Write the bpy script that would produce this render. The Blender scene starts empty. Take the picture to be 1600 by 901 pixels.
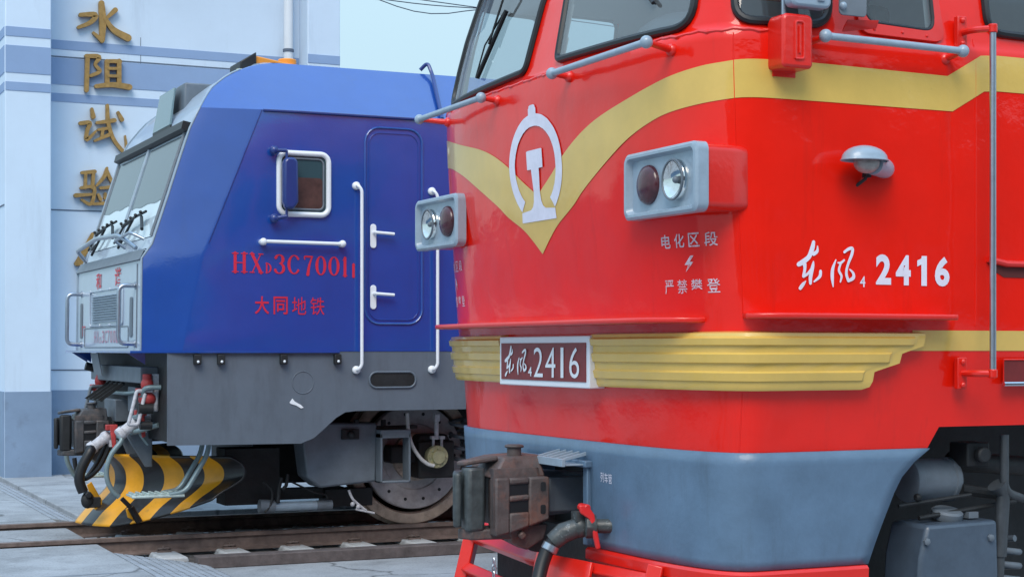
import bpy, math, random
from mathutils import Vector, Matrix
random.seed(7)
PI = math.pi
sc = bpy.context.scene
COL = sc.collection

# ------------------------------------------------------------------ camera
YAW = math.radians(-24.8)
EYE = 1.62
cd = bpy.data.cameras.new('camera')
cd.sensor_width = 36.0
cd.lens = 36.0 * 2592 / 1600
cd.shift_y = 94.5 / 1600
cd.clip_start = 0.1
cd.clip_end = 3000
cam = bpy.data.objects.new('camera', cd)
cam.location = (0, 0, EYE)
cam.rotation_euler = (PI / 2, 0, YAW)
COL.objects.link(cam)
sc.camera = cam

# ------------------------------------------------------------------ light: thin overcast
SUN_EL, SUN_AZ = math.radians(48), math.radians(215)     # azimuth clockwise from +Y
w = bpy.data.worlds.new('World')
sc.world = w
w.use_nodes = True
nt = w.node_tree
bg = nt.nodes['Background']
sky = nt.nodes.new('ShaderNodeTexSky')
sky.sky_type = 'NISHITA'
sky.sun_disc = False
sky.sun_elevation = SUN_EL
sky.sun_rotation = SUN_AZ
sky.air_density = 1.0
sky.dust_density = 1.5
sky.ozone_density = 1.5
hs = nt.nodes.new('ShaderNodeHueSaturation')             # thin cloud veil: the blue is washed out
hs.inputs['Saturation'].default_value = 0.62
nt.links.new(sky.outputs['Color'], hs.inputs['Color'])
# bright overcast layer over the clear sky: paler at the horizon, brighter overhead, softly mottled
tcw = nt.nodes.new('ShaderNodeTexCoord')
sx = nt.nodes.new('ShaderNodeSeparateXYZ')
nt.links.new(tcw.outputs['Generated'], sx.inputs['Vector'])
rw = nt.nodes.new('ShaderNodeValToRGB')
rw.color_ramp.elements[0].position = 0.0
rw.color_ramp.elements[0].color = (3.7, 5.4, 6.1, 1)
rw.color_ramp.elements[1].position = 1.0
rw.color_ramp.elements[1].color = (6.5, 10.5, 15.5, 1)
e_ = rw.color_ramp.elements.new(0.35)
e_.color = (4.8, 6.7, 8.0, 1)
nt.links.new(sx.outputs['Z'], rw.inputs['Fac'])
nw = nt.nodes.new('ShaderNodeTexNoise')
nw.inputs['Scale'].default_value = 2.2
nw.inputs['Detail'].default_value = 5
nt.links.new(tcw.outputs['Generated'], nw.inputs['Vector'])
mw = nt.nodes.new('ShaderNodeMapRange')
mw.inputs['From Min'].default_value = 0.3
mw.inputs['From Max'].default_value = 0.7
mw.inputs['To Min'].default_value = 0.82
mw.inputs['To Max'].default_value = 0.95
nt.links.new(nw.outputs['Fac'], mw.inputs['Value'])
mxw = nt.nodes.new('ShaderNodeMix')
mxw.data_type = 'RGBA'
nt.links.new(mw.outputs['Result'], mxw.inputs[0])
nt.links.new(hs.outputs['Color'], mxw.inputs[6])
nt.links.new(rw.outputs['Color'], mxw.inputs[7])
nt.links.new(mxw.outputs[2], bg.inputs['Color'])
bg.inputs['Strength'].default_value = 0.12
sd = bpy.data.lights.new('sun', 'SUN')
sd.energy = 2.0
sd.angle = math.radians(32)
sd.color = (1.0, 0.90, 0.78)
sun = bpy.data.objects.new('sun', sd)
dirv = Vector((math.sin(SUN_AZ) * math.cos(SUN_EL), math.cos(SUN_AZ) * math.cos(SUN_EL), math.sin(SUN_EL)))
sun.rotation_euler = dirv.to_track_quat('Z', 'Y').to_euler()
sun.location = (0, 0, 30)
COL.objects.link(sun)
sc.view_settings.view_transform = 'Standard'
sc.view_settings.look = 'None'
sc.view_settings.gamma = 1
sc.view_settings.exposure = 0.22

# ------------------------------------------------------------------ materials
MATS = {}
def mat(name, col, rough=0.5, metal=0.0, coat=0.0, var=0.08, vscale=3.0, bump=0.0, bscale=20.0, dirt=None, dscale=6.0,
        dlo=0.55, dhi=0.75, spec=0.5, bump2=0.0, b2scale=1.5, damt=1.0, coatr=0.06, coatior=1.5, streak=None):
    if name in MATS:
        return MATS[name]
    m = bpy.data.materials.new(name)
    m.use_nodes = True
    t = m.node_tree
    b = t.nodes['Principled BSDF']
    b.inputs['Roughness'].default_value = rough
    b.inputs['Metallic'].default_value = metal
    b.inputs['Coat Weight'].default_value = coat
    b.inputs['Coat Roughness'].default_value = coatr
    b.inputs['Coat IOR'].default_value = coatior
    b.inputs['Specular IOR Level'].default_value = spec
    tc = t.nodes.new('ShaderNodeTexCoord')
    n = t.nodes.new('ShaderNodeTexNoise')
    n.inputs['Scale'].default_value = vscale
    n.inputs['Detail'].default_value = 6
    n.inputs['Roughness'].default_value = 0.65
    t.links.new(tc.outputs['Object'], n.inputs['Vector'])
    rp = t.nodes.new('ShaderNodeValToRGB')
    rp.color_ramp.elements[0].position = 0.3
    rp.color_ramp.elements[1].position = 0.7
    rp.color_ramp.elements[0].color = tuple(c * (1 - var) for c in col) + (1,)
    rp.color_ramp.elements[1].color = tuple(min(1, c * (1 + var)) for c in col) + (1,)
    t.links.new(n.outputs['Fac'], rp.inputs['Fac'])
    out = rp.outputs['Color']
    if dirt is not None:
        n2 = t.nodes.new('ShaderNodeTexNoise')
        n2.inputs['Scale'].default_value = dscale
        n2.inputs['Detail'].default_value = 8
        n2.inputs['Roughness'].default_value = 0.7
        if streak:
            mp = t.nodes.new('ShaderNodeMapping')
            mp.inputs['Scale'].default_value = (1, 1, streak)
            t.links.new(tc.outputs['Object'], mp.inputs['Vector'])
            t.links.new(mp.outputs['Vector'], n2.inputs['Vector'])
        else:
            t.links.new(tc.outputs['Object'], n2.inputs['Vector'])
        r2 = t.nodes.new('ShaderNodeValToRGB')
        r2.color_ramp.elements[0].position = dlo
        r2.color_ramp.elements[1].position = dhi
        r2.color_ramp.elements[0].color = (0, 0, 0, 1)
        r2.color_ramp.elements[1].color = (damt, damt, damt, 1)
        t.links.new(n2.outputs['Fac'], r2.inputs['Fac'])
        mx = t.nodes.new('ShaderNodeMix')
        mx.data_type = 'RGBA'
        t.links.new(r2.outputs['Color'], mx.inputs[0])
        t.links.new(out, mx.inputs[6])
        mx.inputs[7].default_value = tuple(dirt) + (1,)
        out = mx.outputs[2]
    t.links.new(out, b.inputs['Base Color'])
    last = None
    for st, s_, dist in ((bump, bscale, 0.01), (bump2, b2scale, 0.02)):
        if st > 0:
            nb = t.nodes.new('ShaderNodeTexNoise')
            nb.inputs['Scale'].default_value = s_
            nb.inputs['Detail'].default_value = 4 if dist == 0.01 else 1.5
            t.links.new(tc.outputs['Object'], nb.inputs['Vector'])
            bp = t.nodes.new('ShaderNodeBump')
            bp.inputs['Strength'].default_value = st
            bp.inputs['Distance'].default_value = dist
            t.links.new(nb.outputs['Fac'], bp.inputs['Height'])
            if last is not None:
                t.links.new(last.outputs['Normal'], bp.inputs['Normal'])
            last = bp
    if last is not None:
        t.links.new(last.outputs['Normal'], b.inputs['Normal'])
        if coat > 0:
            t.links.new(last.outputs['Normal'], b.inputs['Coat Normal'])
    MATS[name] = m
    return m

def glass(name, col, ior=1.5, rough=0.02, refl=1.0):
    m = bpy.data.materials.new(name)
    m.use_nodes = True
    b = m.node_tree.nodes['Principled BSDF']
    b.inputs['Base Color'].default_value = tuple(col) + (1,)
    b.inputs['Roughness'].default_value = rough
    b.inputs['IOR'].default_value = ior
    b.inputs['Specular IOR Level'].default_value = 0.5 * refl
    tc = m.node_tree.nodes.new('ShaderNodeTexCoord')
    nb = m.node_tree.nodes.new('ShaderNodeTexNoise')
    nb.inputs['Scale'].default_value = 1.6
    bp = m.node_tree.nodes.new('ShaderNodeBump')
    bp.inputs['Strength'].default_value = 0.05
    bp.inputs['Distance'].default_value = 0.02
    m.node_tree.links.new(tc.outputs['Object'], nb.inputs['Vector'])
    m.node_tree.links.new(nb.outputs['Fac'], bp.inputs['Height'])
    m.node_tree.links.new(bp.outputs['Normal'], b.inputs['Normal'])
    return m

RED = mat('red_gloss_paint', (0.82, 0.010, 0.0015), 0.36, coat=0.75, coatr=0.035, spec=0.15, var=0.07, vscale=1.6, bump=0.08, bscale=30, bump2=0.65, b2scale=2.6,
          dirt=(0.33, 0.016, 0.010), dscale=7, dlo=0.58, dhi=0.86, damt=0.45, streak=0.14)
REDM = mat('red_fitting_paint', (0.72, 0.012, 0.004), 0.36, coat=0.4, var=0.06, vscale=6, bump=0.10, bscale=40)
GOLD = mat('mustard_paint', (0.70, 0.455, 0.10), 0.36, coat=0.7, coatr=0.04, var=0.07, vscale=4, bump=0.05, bscale=35, bump2=0.4, b2scale=2.6,
           dirt=(0.35, 0.25, 0.08), dscale=14, dlo=0.66, dhi=0.8, damt=0.5)
WHITE = mat('white_stencil_paint', (0.72, 0.70, 0.80), 0.5, var=0.08, vscale=14)
SKIRT = mat('blue_grey_skirt_paint', (0.105, 0.175, 0.265), 0.42, coat=0.2, var=0.14, vscale=5, bump=0.12, bscale=40, bump2=0.2,
            dirt=(0.05, 0.065, 0.075), dscale=9, dlo=0.55, dhi=0.85, damt=0.45, streak=0.14)
LGREY = mat('pale_grey_blue_paint', (0.28, 0.355, 0.43), 0.36, coat=0.3, var=0.1, vscale=12, bump=0.1, bscale=50)
STEEL = mat('brushed_steel', (0.42, 0.46, 0.52), 0.3, metal=0.9, var=0.1, vscale=20)
CHROME = mat('polished_steel', (0.62, 0.65, 0.70), 0.18, metal=1.0, var=0.05)
DARK = mat('dark_underframe', (0.013, 0.014, 0.016), 0.6, var=0.4, vscale=8, bump=0.3, bscale=25)
BLACK = mat('black_rubber', (0.010, 0.010, 0.012), 0.45, var=0.2)
IRON = mat('worn_cast_iron', (0.085, 0.066, 0.064), 0.58, var=0.35, vscale=9, bump=0.5, bscale=28, dirt=(0.20, 0.085, 0.06), dscale=7, dlo=0.5, dhi=0.7, damt=0.8)
IRONG = mat('greasy_green_iron', (0.050, 0.058, 0.060), 0.42, var=0.4, vscale=12, bump=0.4, bscale=30, dirt=(0.35, 0.38, 0.40), dscale=16, dlo=0.62, dhi=0.72)
PLATE = mat('maroon_plate_paint', (0.20, 0.022, 0.022), 0.45, var=0.15, vscale=20)
BLUE = mat('royal_blue_paint', (0.005, 0.058, 0.315), 0.30, coat=1.0, coatior=1.65, spec=0.5, var=0.06, vscale=3, bump=0.04, bscale=60, bump2=0.4, b2scale=2.0, dirt=(0.012, 0.045, 0.20), dscale=6, dlo=0.55, dhi=0.85, damt=0.5, streak=0.15)
BLUED = mat('dark_blue_fitting', (0.014, 0.035, 0.18), 0.35, coat=0.3)
SLATE = mat('slate_grey_paint', (0.115, 0.14, 0.175), 0.45, coat=0.1, var=0.08, vscale=4, bump=0.05, bscale=50, dirt=(0.07, 0.08, 0.095), dscale=7, dlo=0.5, dhi=0.8, damt=0.6, streak=0.2)
SILVER = mat('silver_cab_paint', (0.38, 0.45, 0.54), 0.32, coat=0.4, var=0.05, vscale=5)
WFRAME = mat('white_enamel', (0.80, 0.82, 0.86), 0.35, coat=0.3, var=0.03)
REDTXT = mat('red_lettering', (0.62, 0.02, 0.05), 0.45, var=0.08)
PINKTXT = mat('faded_red_lettering', (0.50, 0.24, 0.32), 0.5, var=0.2, vscale=20)
YEL = mat('hazard_yellow', (0.78, 0.36, 0.012), 0.42, coat=0.2, var=0.1, vscale=8, dirt=(0.35, 0.18, 0.03), dscale=12, dlo=0.62, dhi=0.78)
BLK = mat('hazard_black', (0.018, 0.018, 0.02), 0.35, coat=0.2, var=0.3, vscale=6)
ORANGE = mat('orange_horn_paint', (0.80, 0.30, 0.03), 0.45, var=0.06)
GALV = mat('galvanised_green', (0.42, 0.50, 0.48), 0.5, metal=0.3, var=0.2, vscale=15)
TUBEG = mat('grey_green_tube', (0.20, 0.27, 0.29), 0.4, metal=0.3, var=0.15, vscale=15)
VALVE = mat('dusty_white_valve', (0.50, 0.50, 0.54), 0.55, var=0.25, vscale=25, bump=0.3, bscale=60)
REDV = mat('faded_red_valve', (0.42, 0.045, 0.045), 0.5, var=0.35, vscale=20)
MIDGREY = mat('bogie_grey', (0.13, 0.155, 0.185), 0.5, var=0.15, vscale=8, bump=0.1, bscale=40)
TYRE = mat('rusty_wheel_steel', (0.46, 0.36, 0.29), 0.5, metal=0.15, var=0.3, vscale=10, dirt=(0.10, 0.085, 0.08), dscale=9)
DISC = mat('brake_disc_steel', (0.40, 0.38, 0.39), 0.45, metal=0.15, var=0.25, vscale=12)
BRASSY = mat('yellow_plated_cover', (0.48, 0.46, 0.28), 0.4, metal=0.4, var=0.2, vscale=14)
RAIL = mat('rusty_rail', (0.17, 0.125, 0.11), 0.6, var=0.35, vscale=10, bump=0.3, bscale=40)
SLEEP = mat('concrete_sleeper', (0.46, 0.48, 0.50), 0.85, var=0.2, vscale=10, bump=0.4, bscale=30)
WOOD = mat('tarred_timber', (0.10, 0.08, 0.078), 0.8, var=0.35, vscale=8, bump=0.5, bscale=25)
WALL = mat('pale_blue_render', (0.60, 0.71, 0.83), 0.85, var=0.045, vscale=0.9, bump=0.15, bscale=12, dirt=(0.40, 0.47, 0.56), dscale=3.2, dlo=0.54, dhi=0.85, damt=0.6, streak=0.16)
STRIPE = mat('grey_blue_wall_stripe', (0.255, 0.36, 0.55), 0.85, var=0.05, vscale=2)
WBASE = mat('slate_blue_plinth', (0.215, 0.295, 0.41), 0.85, var=0.1, vscale=1.8, bump=0.2, bscale=14, dirt=(0.17, 0.22, 0.30), dscale=3)
SEAM = mat('dark_wall_joint', (0.12, 0.15, 0.2), 0.9)
GOLDL = mat('gilded_letter', (0.38, 0.225, 0.07), 0.42, metal=0.3, var=0.25, vscale=16, bump=0.3, bscale=30)
PVC = mat('white_pvc_pipe', (0.70, 0.73, 0.76), 0.5, var=0.06)
WIRE = mat('blue_black_cable', (0.03, 0.04, 0.07), 0.6)
LENSR = mat('dark_red_lens', (0.07, 0.018, 0.025), 0.22, coat=0.2, var=0.3, vscale=25)
REFL = mat('silvered_reflector', (0.78, 0.78, 0.75), 0.08, metal=1.0, var=0.12, vscale=30, coat=0.5)
def clear_glass(name, tint, ior=1.6, dust_glow=0.07):
    m = bpy.data.materials.new(name)
    m.use_nodes = True
    t = m.node_tree
    t.nodes.remove(t.nodes['Principled BSDF'])
    tr = t.nodes.new('ShaderNodeBsdfTransparent')
    tr.inputs['Color'].default_value = tuple(tint) + (1,)
    gl = t.nodes.new('ShaderNodeBsdfGlossy')
    gl.inputs['Roughness'].default_value = 0.015
    fr = t.nodes.new('ShaderNodeFresnel')
    ge = t.nodes.new('ShaderNodeNewGeometry')
    mr = t.nodes.new('ShaderNodeMapRange')
    mr.inputs['To Min'].default_value = ior
    mr.inputs['To Max'].default_value = 1 / ior
    t.links.new(ge.outputs['Backfacing'], mr.inputs['Value'])
    t.links.new(mr.outputs['Result'], fr.inputs['IOR'])
    mx = t.nodes.new('ShaderNodeMixShader')
    tc = t.nodes.new('ShaderNodeTexCoord')
    nb = t.nodes.new('ShaderNodeTexNoise')
    nb.inputs['Scale'].default_value = 1.3
    bp = t.nodes.new('ShaderNodeBump')
    bp.inputs['Strength'].default_value = 0.06
    bp.inputs['Distance'].default_value = 0.02
    t.links.new(tc.outputs['Object'], nb.inputs['Vector'])
    t.links.new(nb.outputs['Fac'], bp.inputs['Height'])
    t.links.new(bp.outputs['Normal'], gl.inputs['Normal'])
    df = t.nodes.new('ShaderNodeBsdfDiffuse')
    df.inputs['Color'].default_value = (0.5, 0.52, 0.52, 1)
    m2 = t.nodes.new('ShaderNodeMixShader')
    m2.inputs[0].default_value = dust_glow                      # film of dust, raised on the windscreens in place of light through the cab
    t.links.new(tr.outputs[0], m2.inputs[1])
    t.links.new(df.outputs[0], m2.inputs[2])
    t.links.new(fr.outputs[0], mx.inputs[0])
    t.links.new(m2.outputs[0], mx.inputs[1])
    t.links.new(gl.outputs[0], mx.inputs[2])
    t.links.new(mx.outputs[0], t.nodes['Material Output'].inputs['Surface'])
    return m
GL_W = clear_glass('windscreen_glass', (0.84, 0.92, 0.94), 2.3, 0.16)  # thicker pale film brightens the panes in place of light behind them
GL_D = clear_glass('cab_side_window_glass', (0.62, 0.70, 0.74), 1.75)
LINING = mat('cab_lining_grey', (0.42, 0.46, 0.47), 0.7, var=0.08)
DESK = mat('dark_desk_vinyl', (0.045, 0.055, 0.065), 0.5, var=0.2)
PIPED = mat('grimy_pipe', (0.045, 0.052, 0.06), 0.5, var=0.3, vscale=12)
COUPD = mat('dark_coupler_iron', (0.055, 0.055, 0.06), 0.5, var=0.35, vscale=10, bump=0.4, bscale=30, dirt=(0.13, 0.10, 0.09), dscale=8, dlo=0.5, dhi=0.7)
GL_B = glass('tinted_cab_glass', (0.10, 0.16, 0.20), 1.6, 0.03)

# ------------------------------------------------------------------ mesh helpers
class MB:
    def __init__(s):
        s.v, s.f, s.mi = [], [], []
    def add(s, vs, fs, mi=0):
        o = len(s.v)
        s.v += [tuple(p) for p in vs]
        s.f += [tuple(i + o for i in f) for f in fs]
        s.mi += [mi] * len(fs)
        return s
    def box(s, c, d, rot=None, mi=0):
        h = [x / 2 for x in d]
        vs = [Vector((sx * h[0], sy * h[1], sz * h[2])) for sx in (-1, 1) for sy in (-1, 1) for sz in (-1, 1)]
        if rot is not None:
            vs = [rot @ p for p in vs]
        vs = [p + Vector(c) for p in vs]
        return s.add(vs, [(0, 1, 3, 2), (4, 6, 7, 5), (0, 4, 5, 1), (2, 3, 7, 6), (0, 2, 6, 4), (1, 5, 7, 3)], mi)
    def tube(s, pts, r, seg=12, closed=False, cap=True, mi=0, smooth=0):
        pts = [Vector(p) for p in pts]
        if smooth:
            pts = catmull(pts, smooth)
        n = len(pts)
        rr = r if isinstance(r, (list, tuple)) else [r] * n
        if len(rr) != n:
            rr = [rr[min(len(rr) - 1, int(i * len(rr) / n))] for i in range(n)]
        vs, fs = [], []
        up = None
        for i, p in enumerate(pts):
            if closed:
                t = pts[(i + 1) % n] - pts[i - 1]
            else:
                t = pts[min(i + 1, n - 1)] - pts[max(i - 1, 0)]
            t.normalize()
            if up is None:
                up = Vector((0, 0, 1)) if abs(t.z) < 0.9 else Vector((0, 1, 0))
            a = up - t * up.dot(t)
            if a.length < 1e-4:
                a = t.orthogonal()
            a.normalize()
            up = a
            b = t.cross(a)
            for k in range(seg):
                q = 2 * PI * k / seg
                vs.append(p + (a * math.cos(q) + b * math.sin(q)) * rr[i])
        m = n if closed else n - 1
        for i in range(m):
            for k in range(seg):
                j = (i + 1) % n
                fs.append((i * seg + k, i * seg + (k + 1) % seg, j * seg + (k + 1) % seg, j * seg + k))
        if cap and not closed:
            fs.append(tuple(range(seg))[::-1])
            fs.append(tuple((n - 1) * seg + k for k in range(seg)))
        return s.add(vs, fs, mi)
    def cyl(s, a, b, r, seg=20, mi=0, r2=None):
        return s.tube([a, b], [r, r if r2 is None else r2], seg, mi=mi)
    def ball(s, c, r, seg=14, rings=8, sc_=(1, 1, 1), mi=0):
        vs, fs = [], []
        for i in range(rings + 1):
            th = PI * i / rings
            for k in range(seg):
                q = 2 * PI * k / seg
                vs.append((c[0] + r * sc_[0] * math.sin(th) * math.cos(q), c[1] + r * sc_[1] * math.sin(th) * math.sin(q), c[2] + r * sc_[2] * math.cos(th)))
        for i in range(rings):
            for k in range(seg):
                fs.append((i * seg + k, (i + 1) * seg + k, (i + 1) * seg + (k + 1) % seg, i * seg + (k + 1) % seg))
        return s.add(vs, fs, mi)
    def lathe(s, prof, c, ax, seg=32, mi=0):
        """prof: (radius, height along ax)"""
        ax = Vector(ax).normalized()
        a = ax.orthogonal().normalized()
        b = ax.cross(a)
        vs, fs = [], []
        for r, h in prof:
            for k in range(seg):
                q = 2 * PI * k / seg
                vs.append(Vector(c) + ax * h + (a * math.cos(q) + b * math.sin(q)) * r)
        for i in range(len(prof) - 1):
            for k in range(seg):
                fs.append((i * seg + k, i * seg + (k + 1) % seg, (i + 1) * seg + (k + 1) % seg, (i + 1) * seg + k))
        fs.append(tuple(range(seg))[::-1])
        fs.append(tuple((len(prof) - 1) * seg + k for k in range(seg)))
        return s.add(vs, fs, mi)
    def prism(s, pts, vec, mi=0):
        """closed polygon (3-D points) pushed along vec"""
        n = len(pts)
        vec = Vector(vec)
        a = [Vector(p) for p in pts]
        vs = a + [p + vec for p in a]
        fs = [tuple(range(n)), tuple(range(2 * n - 1, n - 1, -1))]
        for i in range(n):
            j = (i + 1) % n
            fs.append((i, i + n, j + n, j))
        return s.add(vs, fs, mi)
    def grid(s, rows, mi=0, skip=None, mif=None):
        R, Cn = len(rows), len(rows[0])
        o = len(s.v)
        for r in rows:
            s.v += [tuple(p) for p in r]
        for i in range(R - 1):
            for j in range(Cn - 1):
                if skip and skip(i, j):
                    continue
                s.f.append((o + i * Cn + j, o + i * Cn + j + 1, o + (i + 1) * Cn + j + 1, o + (i + 1) * Cn + j))
                s.mi.append(mif(i, j) if mif else mi)
        return s
    def shift(s, dx, dy=0.0, dz=0.0):
        s.v = [(p[0] + dx, p[1] + dy, p[2] + dz) for p in s.v]
        return s
    def build(s, name, mats, parent=None, bevel=0.0, angle=35, solid=0.0, label=None, fixn=True, seg=2):
        me = bpy.data.meshes.new(name)
        me.from_pydata(s.v, [], s.f)
        for m in (mats if isinstance(mats, (list, tuple)) else [mats]):
            me.materials.append(m)
        if any(s.mi):
            me.polygons.foreach_set('material_index', s.mi)
        me.polygons.foreach_set('use_smooth', [True] * len(me.polygons))
        me.update()
        if fixn:
            import bmesh
            bm = bmesh.new()
            bm.from_mesh(me)
            bmesh.ops.recalc_face_normals(bm, faces=bm.faces)
            bm.to_mesh(me)
            bm.free()
        try:
            me.set_sharp_from_angle(angle=math.radians(angle))
        except Exception:
            pass
        o = bpy.data.objects.new(name, me)
        COL.objects.link(o)
        if solid:
            md = o.modifiers.new('solid', 'SOLIDIFY')
            md.thickness = solid
            md.offset = 0
        if bevel:
            md = o.modifiers.new('bevel', 'BEVEL')
            md.width = bevel
            md.segments = seg
            md.limit_method = 'ANGLE'
            md.angle_limit = math.radians(38)
        if parent is not None:
            o.parent = parent
            if parent.type == 'EMPTY':
                o.matrix_parent_inverse = Matrix.Translation(-parent.location)
        if label:
            o['label'] = label
        return o

def catmull(pts, k=6):
    out = []
    n = len(pts)
    for i in range(n - 1):
        p0, p1, p2, p3 = pts[max(i - 1, 0)], pts[i], pts[i + 1], pts[min(i + 2, n - 1)]
        for j in range(k):
            t = j / k
            out.append(0.5 * ((2 * p1) + (p2 - p0) * t + (2 * p0 - 5 * p1 + 4 * p2 - p3) * t * t + (3 * p1 - p0 - 3 * p2 + p3) * t ** 3))
    out.append(pts[-1])
    return out

def bend(pts, r=0.05, k=5):
    """round the corners of a polyline"""
    P = [Vector(p) for p in pts]
    out = [P[0]]
    for i in range(1, len(P) - 1):
        a, b, c = P[i - 1], P[i], P[i + 1]
        d1, d2 = (a - b), (c - b)
        rr = min(r, d1.length * 0.48, d2.length * 0.48)
        q0, q2 = b + d1.normalized() * rr, b + d2.normalized() * rr
        for j in range(k + 1):
            t = j / k
            out.append(q0 * (1 - t) ** 2 + b * 2 * t * (1 - t) + q2 * t * t)
    out.append(P[-1])
    return out

def rrect(u0, u1, v0, v1, r, k=5):
    """rounded rectangle outline, counter-clockwise; r = one radius or four (bl, br, tr, tl)"""
    rs = r if isinstance(r, (list, tuple)) else [r] * 4
    out = []
    for (cu, cv, a0, rr) in ((u0, v0, PI, rs[0]), (u1, v0, 1.5 * PI, rs[1]), (u1, v1, 0, rs[2]), (u0, v1, 0.5 * PI, rs[3])):
        x = cu + (rr if cu == u0 else -rr)
        y = cv + (rr if cv == v0 else -rr)
        for j in range(k + 1):
            a = a0 + PI / 2 * j / k
            out.append((x + rr * math.cos(a), y + rr * math.sin(a)))
    return out

def quad_outline(c, r, k=5):
    """four corners (u,v) with rounded corners"""
    n = len(c)
    rs = r if isinstance(r, (list, tuple)) else [r] * n
    out = []
    for i in range(n):
        a, b, d = Vector(c[i - 1]), Vector(c[i]), Vector(c[(i + 1) % n])
        e1, e2 = (a - b), (d - b)
        rr = min(rs[i], e1.length * 0.45, e2.length * 0.45)
        q0, q2 = b + e1.normalized() * rr, b + e2.normalized() * rr
        for j in range(k + 1):
            t = j / k
            p = q0 * (1 - t) ** 2 + b * 2 * t * (1 - t) + q2 * t * t
            out.append((p.x, p.y))
    return out

def thing(name, label, cat, loc, group=None):
    o = bpy.data.objects.new(name, None)
    o.empty_display_size = 0.3
    o.location = loc
    COL.objects.link(o)
    o['label'] = label
    o['category'] = cat
    if group:
        o['group'] = group
    return o

def tag(o, label, cat, group=None):
    o['label'] = label
    o['category'] = cat
    if group:
        o['group'] = group
    return o

def struct(o):
    o['kind'] = 'structure'
    return o

# ---- lettering: built-in font glyphs or brush strokes, as flat faces mapped onto a surface
def glyph(text, bold=0.0, res=4):
    cu = bpy.data.curves.new('glyph', 'FONT')
    cu.body = text
    cu.offset = bold
    cu.resolution_u = res
    cu.dimensions = '2D'
    cu.fill_mode = 'BOTH'
    o = bpy.data.objects.new('glyph', cu)
    COL.objects.link(o)
    dg = bpy.context.evaluated_depsgraph_get()
    dg.update()
    me = bpy.data.meshes.new_from_object(o.evaluated_get(dg))
    vs = [(p.co.x, p.co.y) for p in me.vertices]
    fs = [tuple(p.vertices) for p in me.polygons]
    bpy.data.objects.remove(o)
    bpy.data.curves.remove(cu)
    bpy.data.meshes.remove(me)
    return vs, fs

def add_glyph(mb, text, box, fn, bold=0.0, mi=0, shear=0.0, dv=0.0):
    """box=(u0,u1,v0,v1): the glyph's own extent is fitted to it; fn(u,v) -> point"""
    vs, fs = glyph(text, bold)
    if not vs:
        return
    x0, x1 = min(p[0] for p in vs), max(p[0] for p in vs)
    y0, y1 = min(p[1] for p in vs), max(p[1] for p in vs)
    out = []
    for x, y in vs:
        a = (x - x0) / (x1 - x0 + 1e-9)
        b = (y - y0) / (y1 - y0 + 1e-9)
        out.append(fn(box[0] + (box[1] - box[0]) * a + shear * b, box[2] + (box[3] - box[2]) * b + dv * a))
    mb.add(out, fs, mi)

def stroke_outline(pts, k=5, capk=5):
    P = [Vector((p[0], p[1], p[2])) for p in pts]
    Q = catmull(P, k) if len(P) > 2 else [P[0].lerp(P[1], t / 6) for t in range(7)]
    L, R = [], []
    n = len(Q)
    for i, q in enumerate(Q):
        t = (Q[min(i + 1, n - 1)] - Q[max(i - 1, 0)]).to_2d()
        if t.length < 1e-6:
            t = Vector((1, 0))
        t.normalize()
        nn = Vector((-t.y, t.x))
        L.append(q.to_2d() + nn * q.z / 2)
        R.append(q.to_2d() - nn * q.z / 2)
    return L, R, Q

def add_stroke(mb, pts, fn, depth=None, mi=0):
    """pts (u,v,width). fn(u,v,d)->point, d = height above the surface. depth None = flat sheet"""
    L, R, Q = stroke_outline(pts)
    n = len(L)
    d = 0.0 if depth is None else depth
    def cap(c, a, b):
        out = []
        ca = (a - c)
        cb = (b - c)
        r = ca.length
        a0 = math.atan2(ca.y, ca.x)
        for j in range(1, 5):
            ang = a0 - PI * j / 5
            out.append(c + Vector((math.cos(ang), math.sin(ang))) * r)
        return out
    end = cap(Q[-1].to_2d(), L[-1], R[-1])
    st = cap(Q[0].to_2d(), R[0], L[0])
    vs = [fn(p.x, p.y, d) for p in L] + [fn(p.x, p.y, d) for p in R]
    fs = [(i, i + 1, n + i + 1, n + i) for i in range(n - 1)]
    o = len(vs)
    vs += [fn(p.x, p.y, d) for p in end]
    fs.append(tuple([n - 1] + list(range(o, o + len(end))) + [2 * n - 1]))
    o2 = len(vs)
    vs += [fn(p.x, p.y, d) for p in st]
    fs.append(tuple([n] + list(range(o2, o2 + len(st))) + [0]))
    mb.add(vs, fs, mi)
    if depth is not None:
        loop = L + end + R[::-1] + st
        m = len(loop)
        vs = [fn(p.x, p.y, d) for p in loop] + [fn(p.x, p.y, 0) for p in loop]
        fs = [(i, (i + 1) % m, m + (i + 1) % m, m + i) for i in range(m)]
        mb.add(vs, fs, mi)

def text_row(mb, chars, u0, v0, wdt, h, gap, fn, bold=0.0, dv=0.0):
    u = u0
    for i, ch in enumerate(chars):
        add_glyph(mb, ch, (u, u + wdt, v0 + dv * i, v0 + h + dv * i), fn, bold)
        u += wdt + gap

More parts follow.
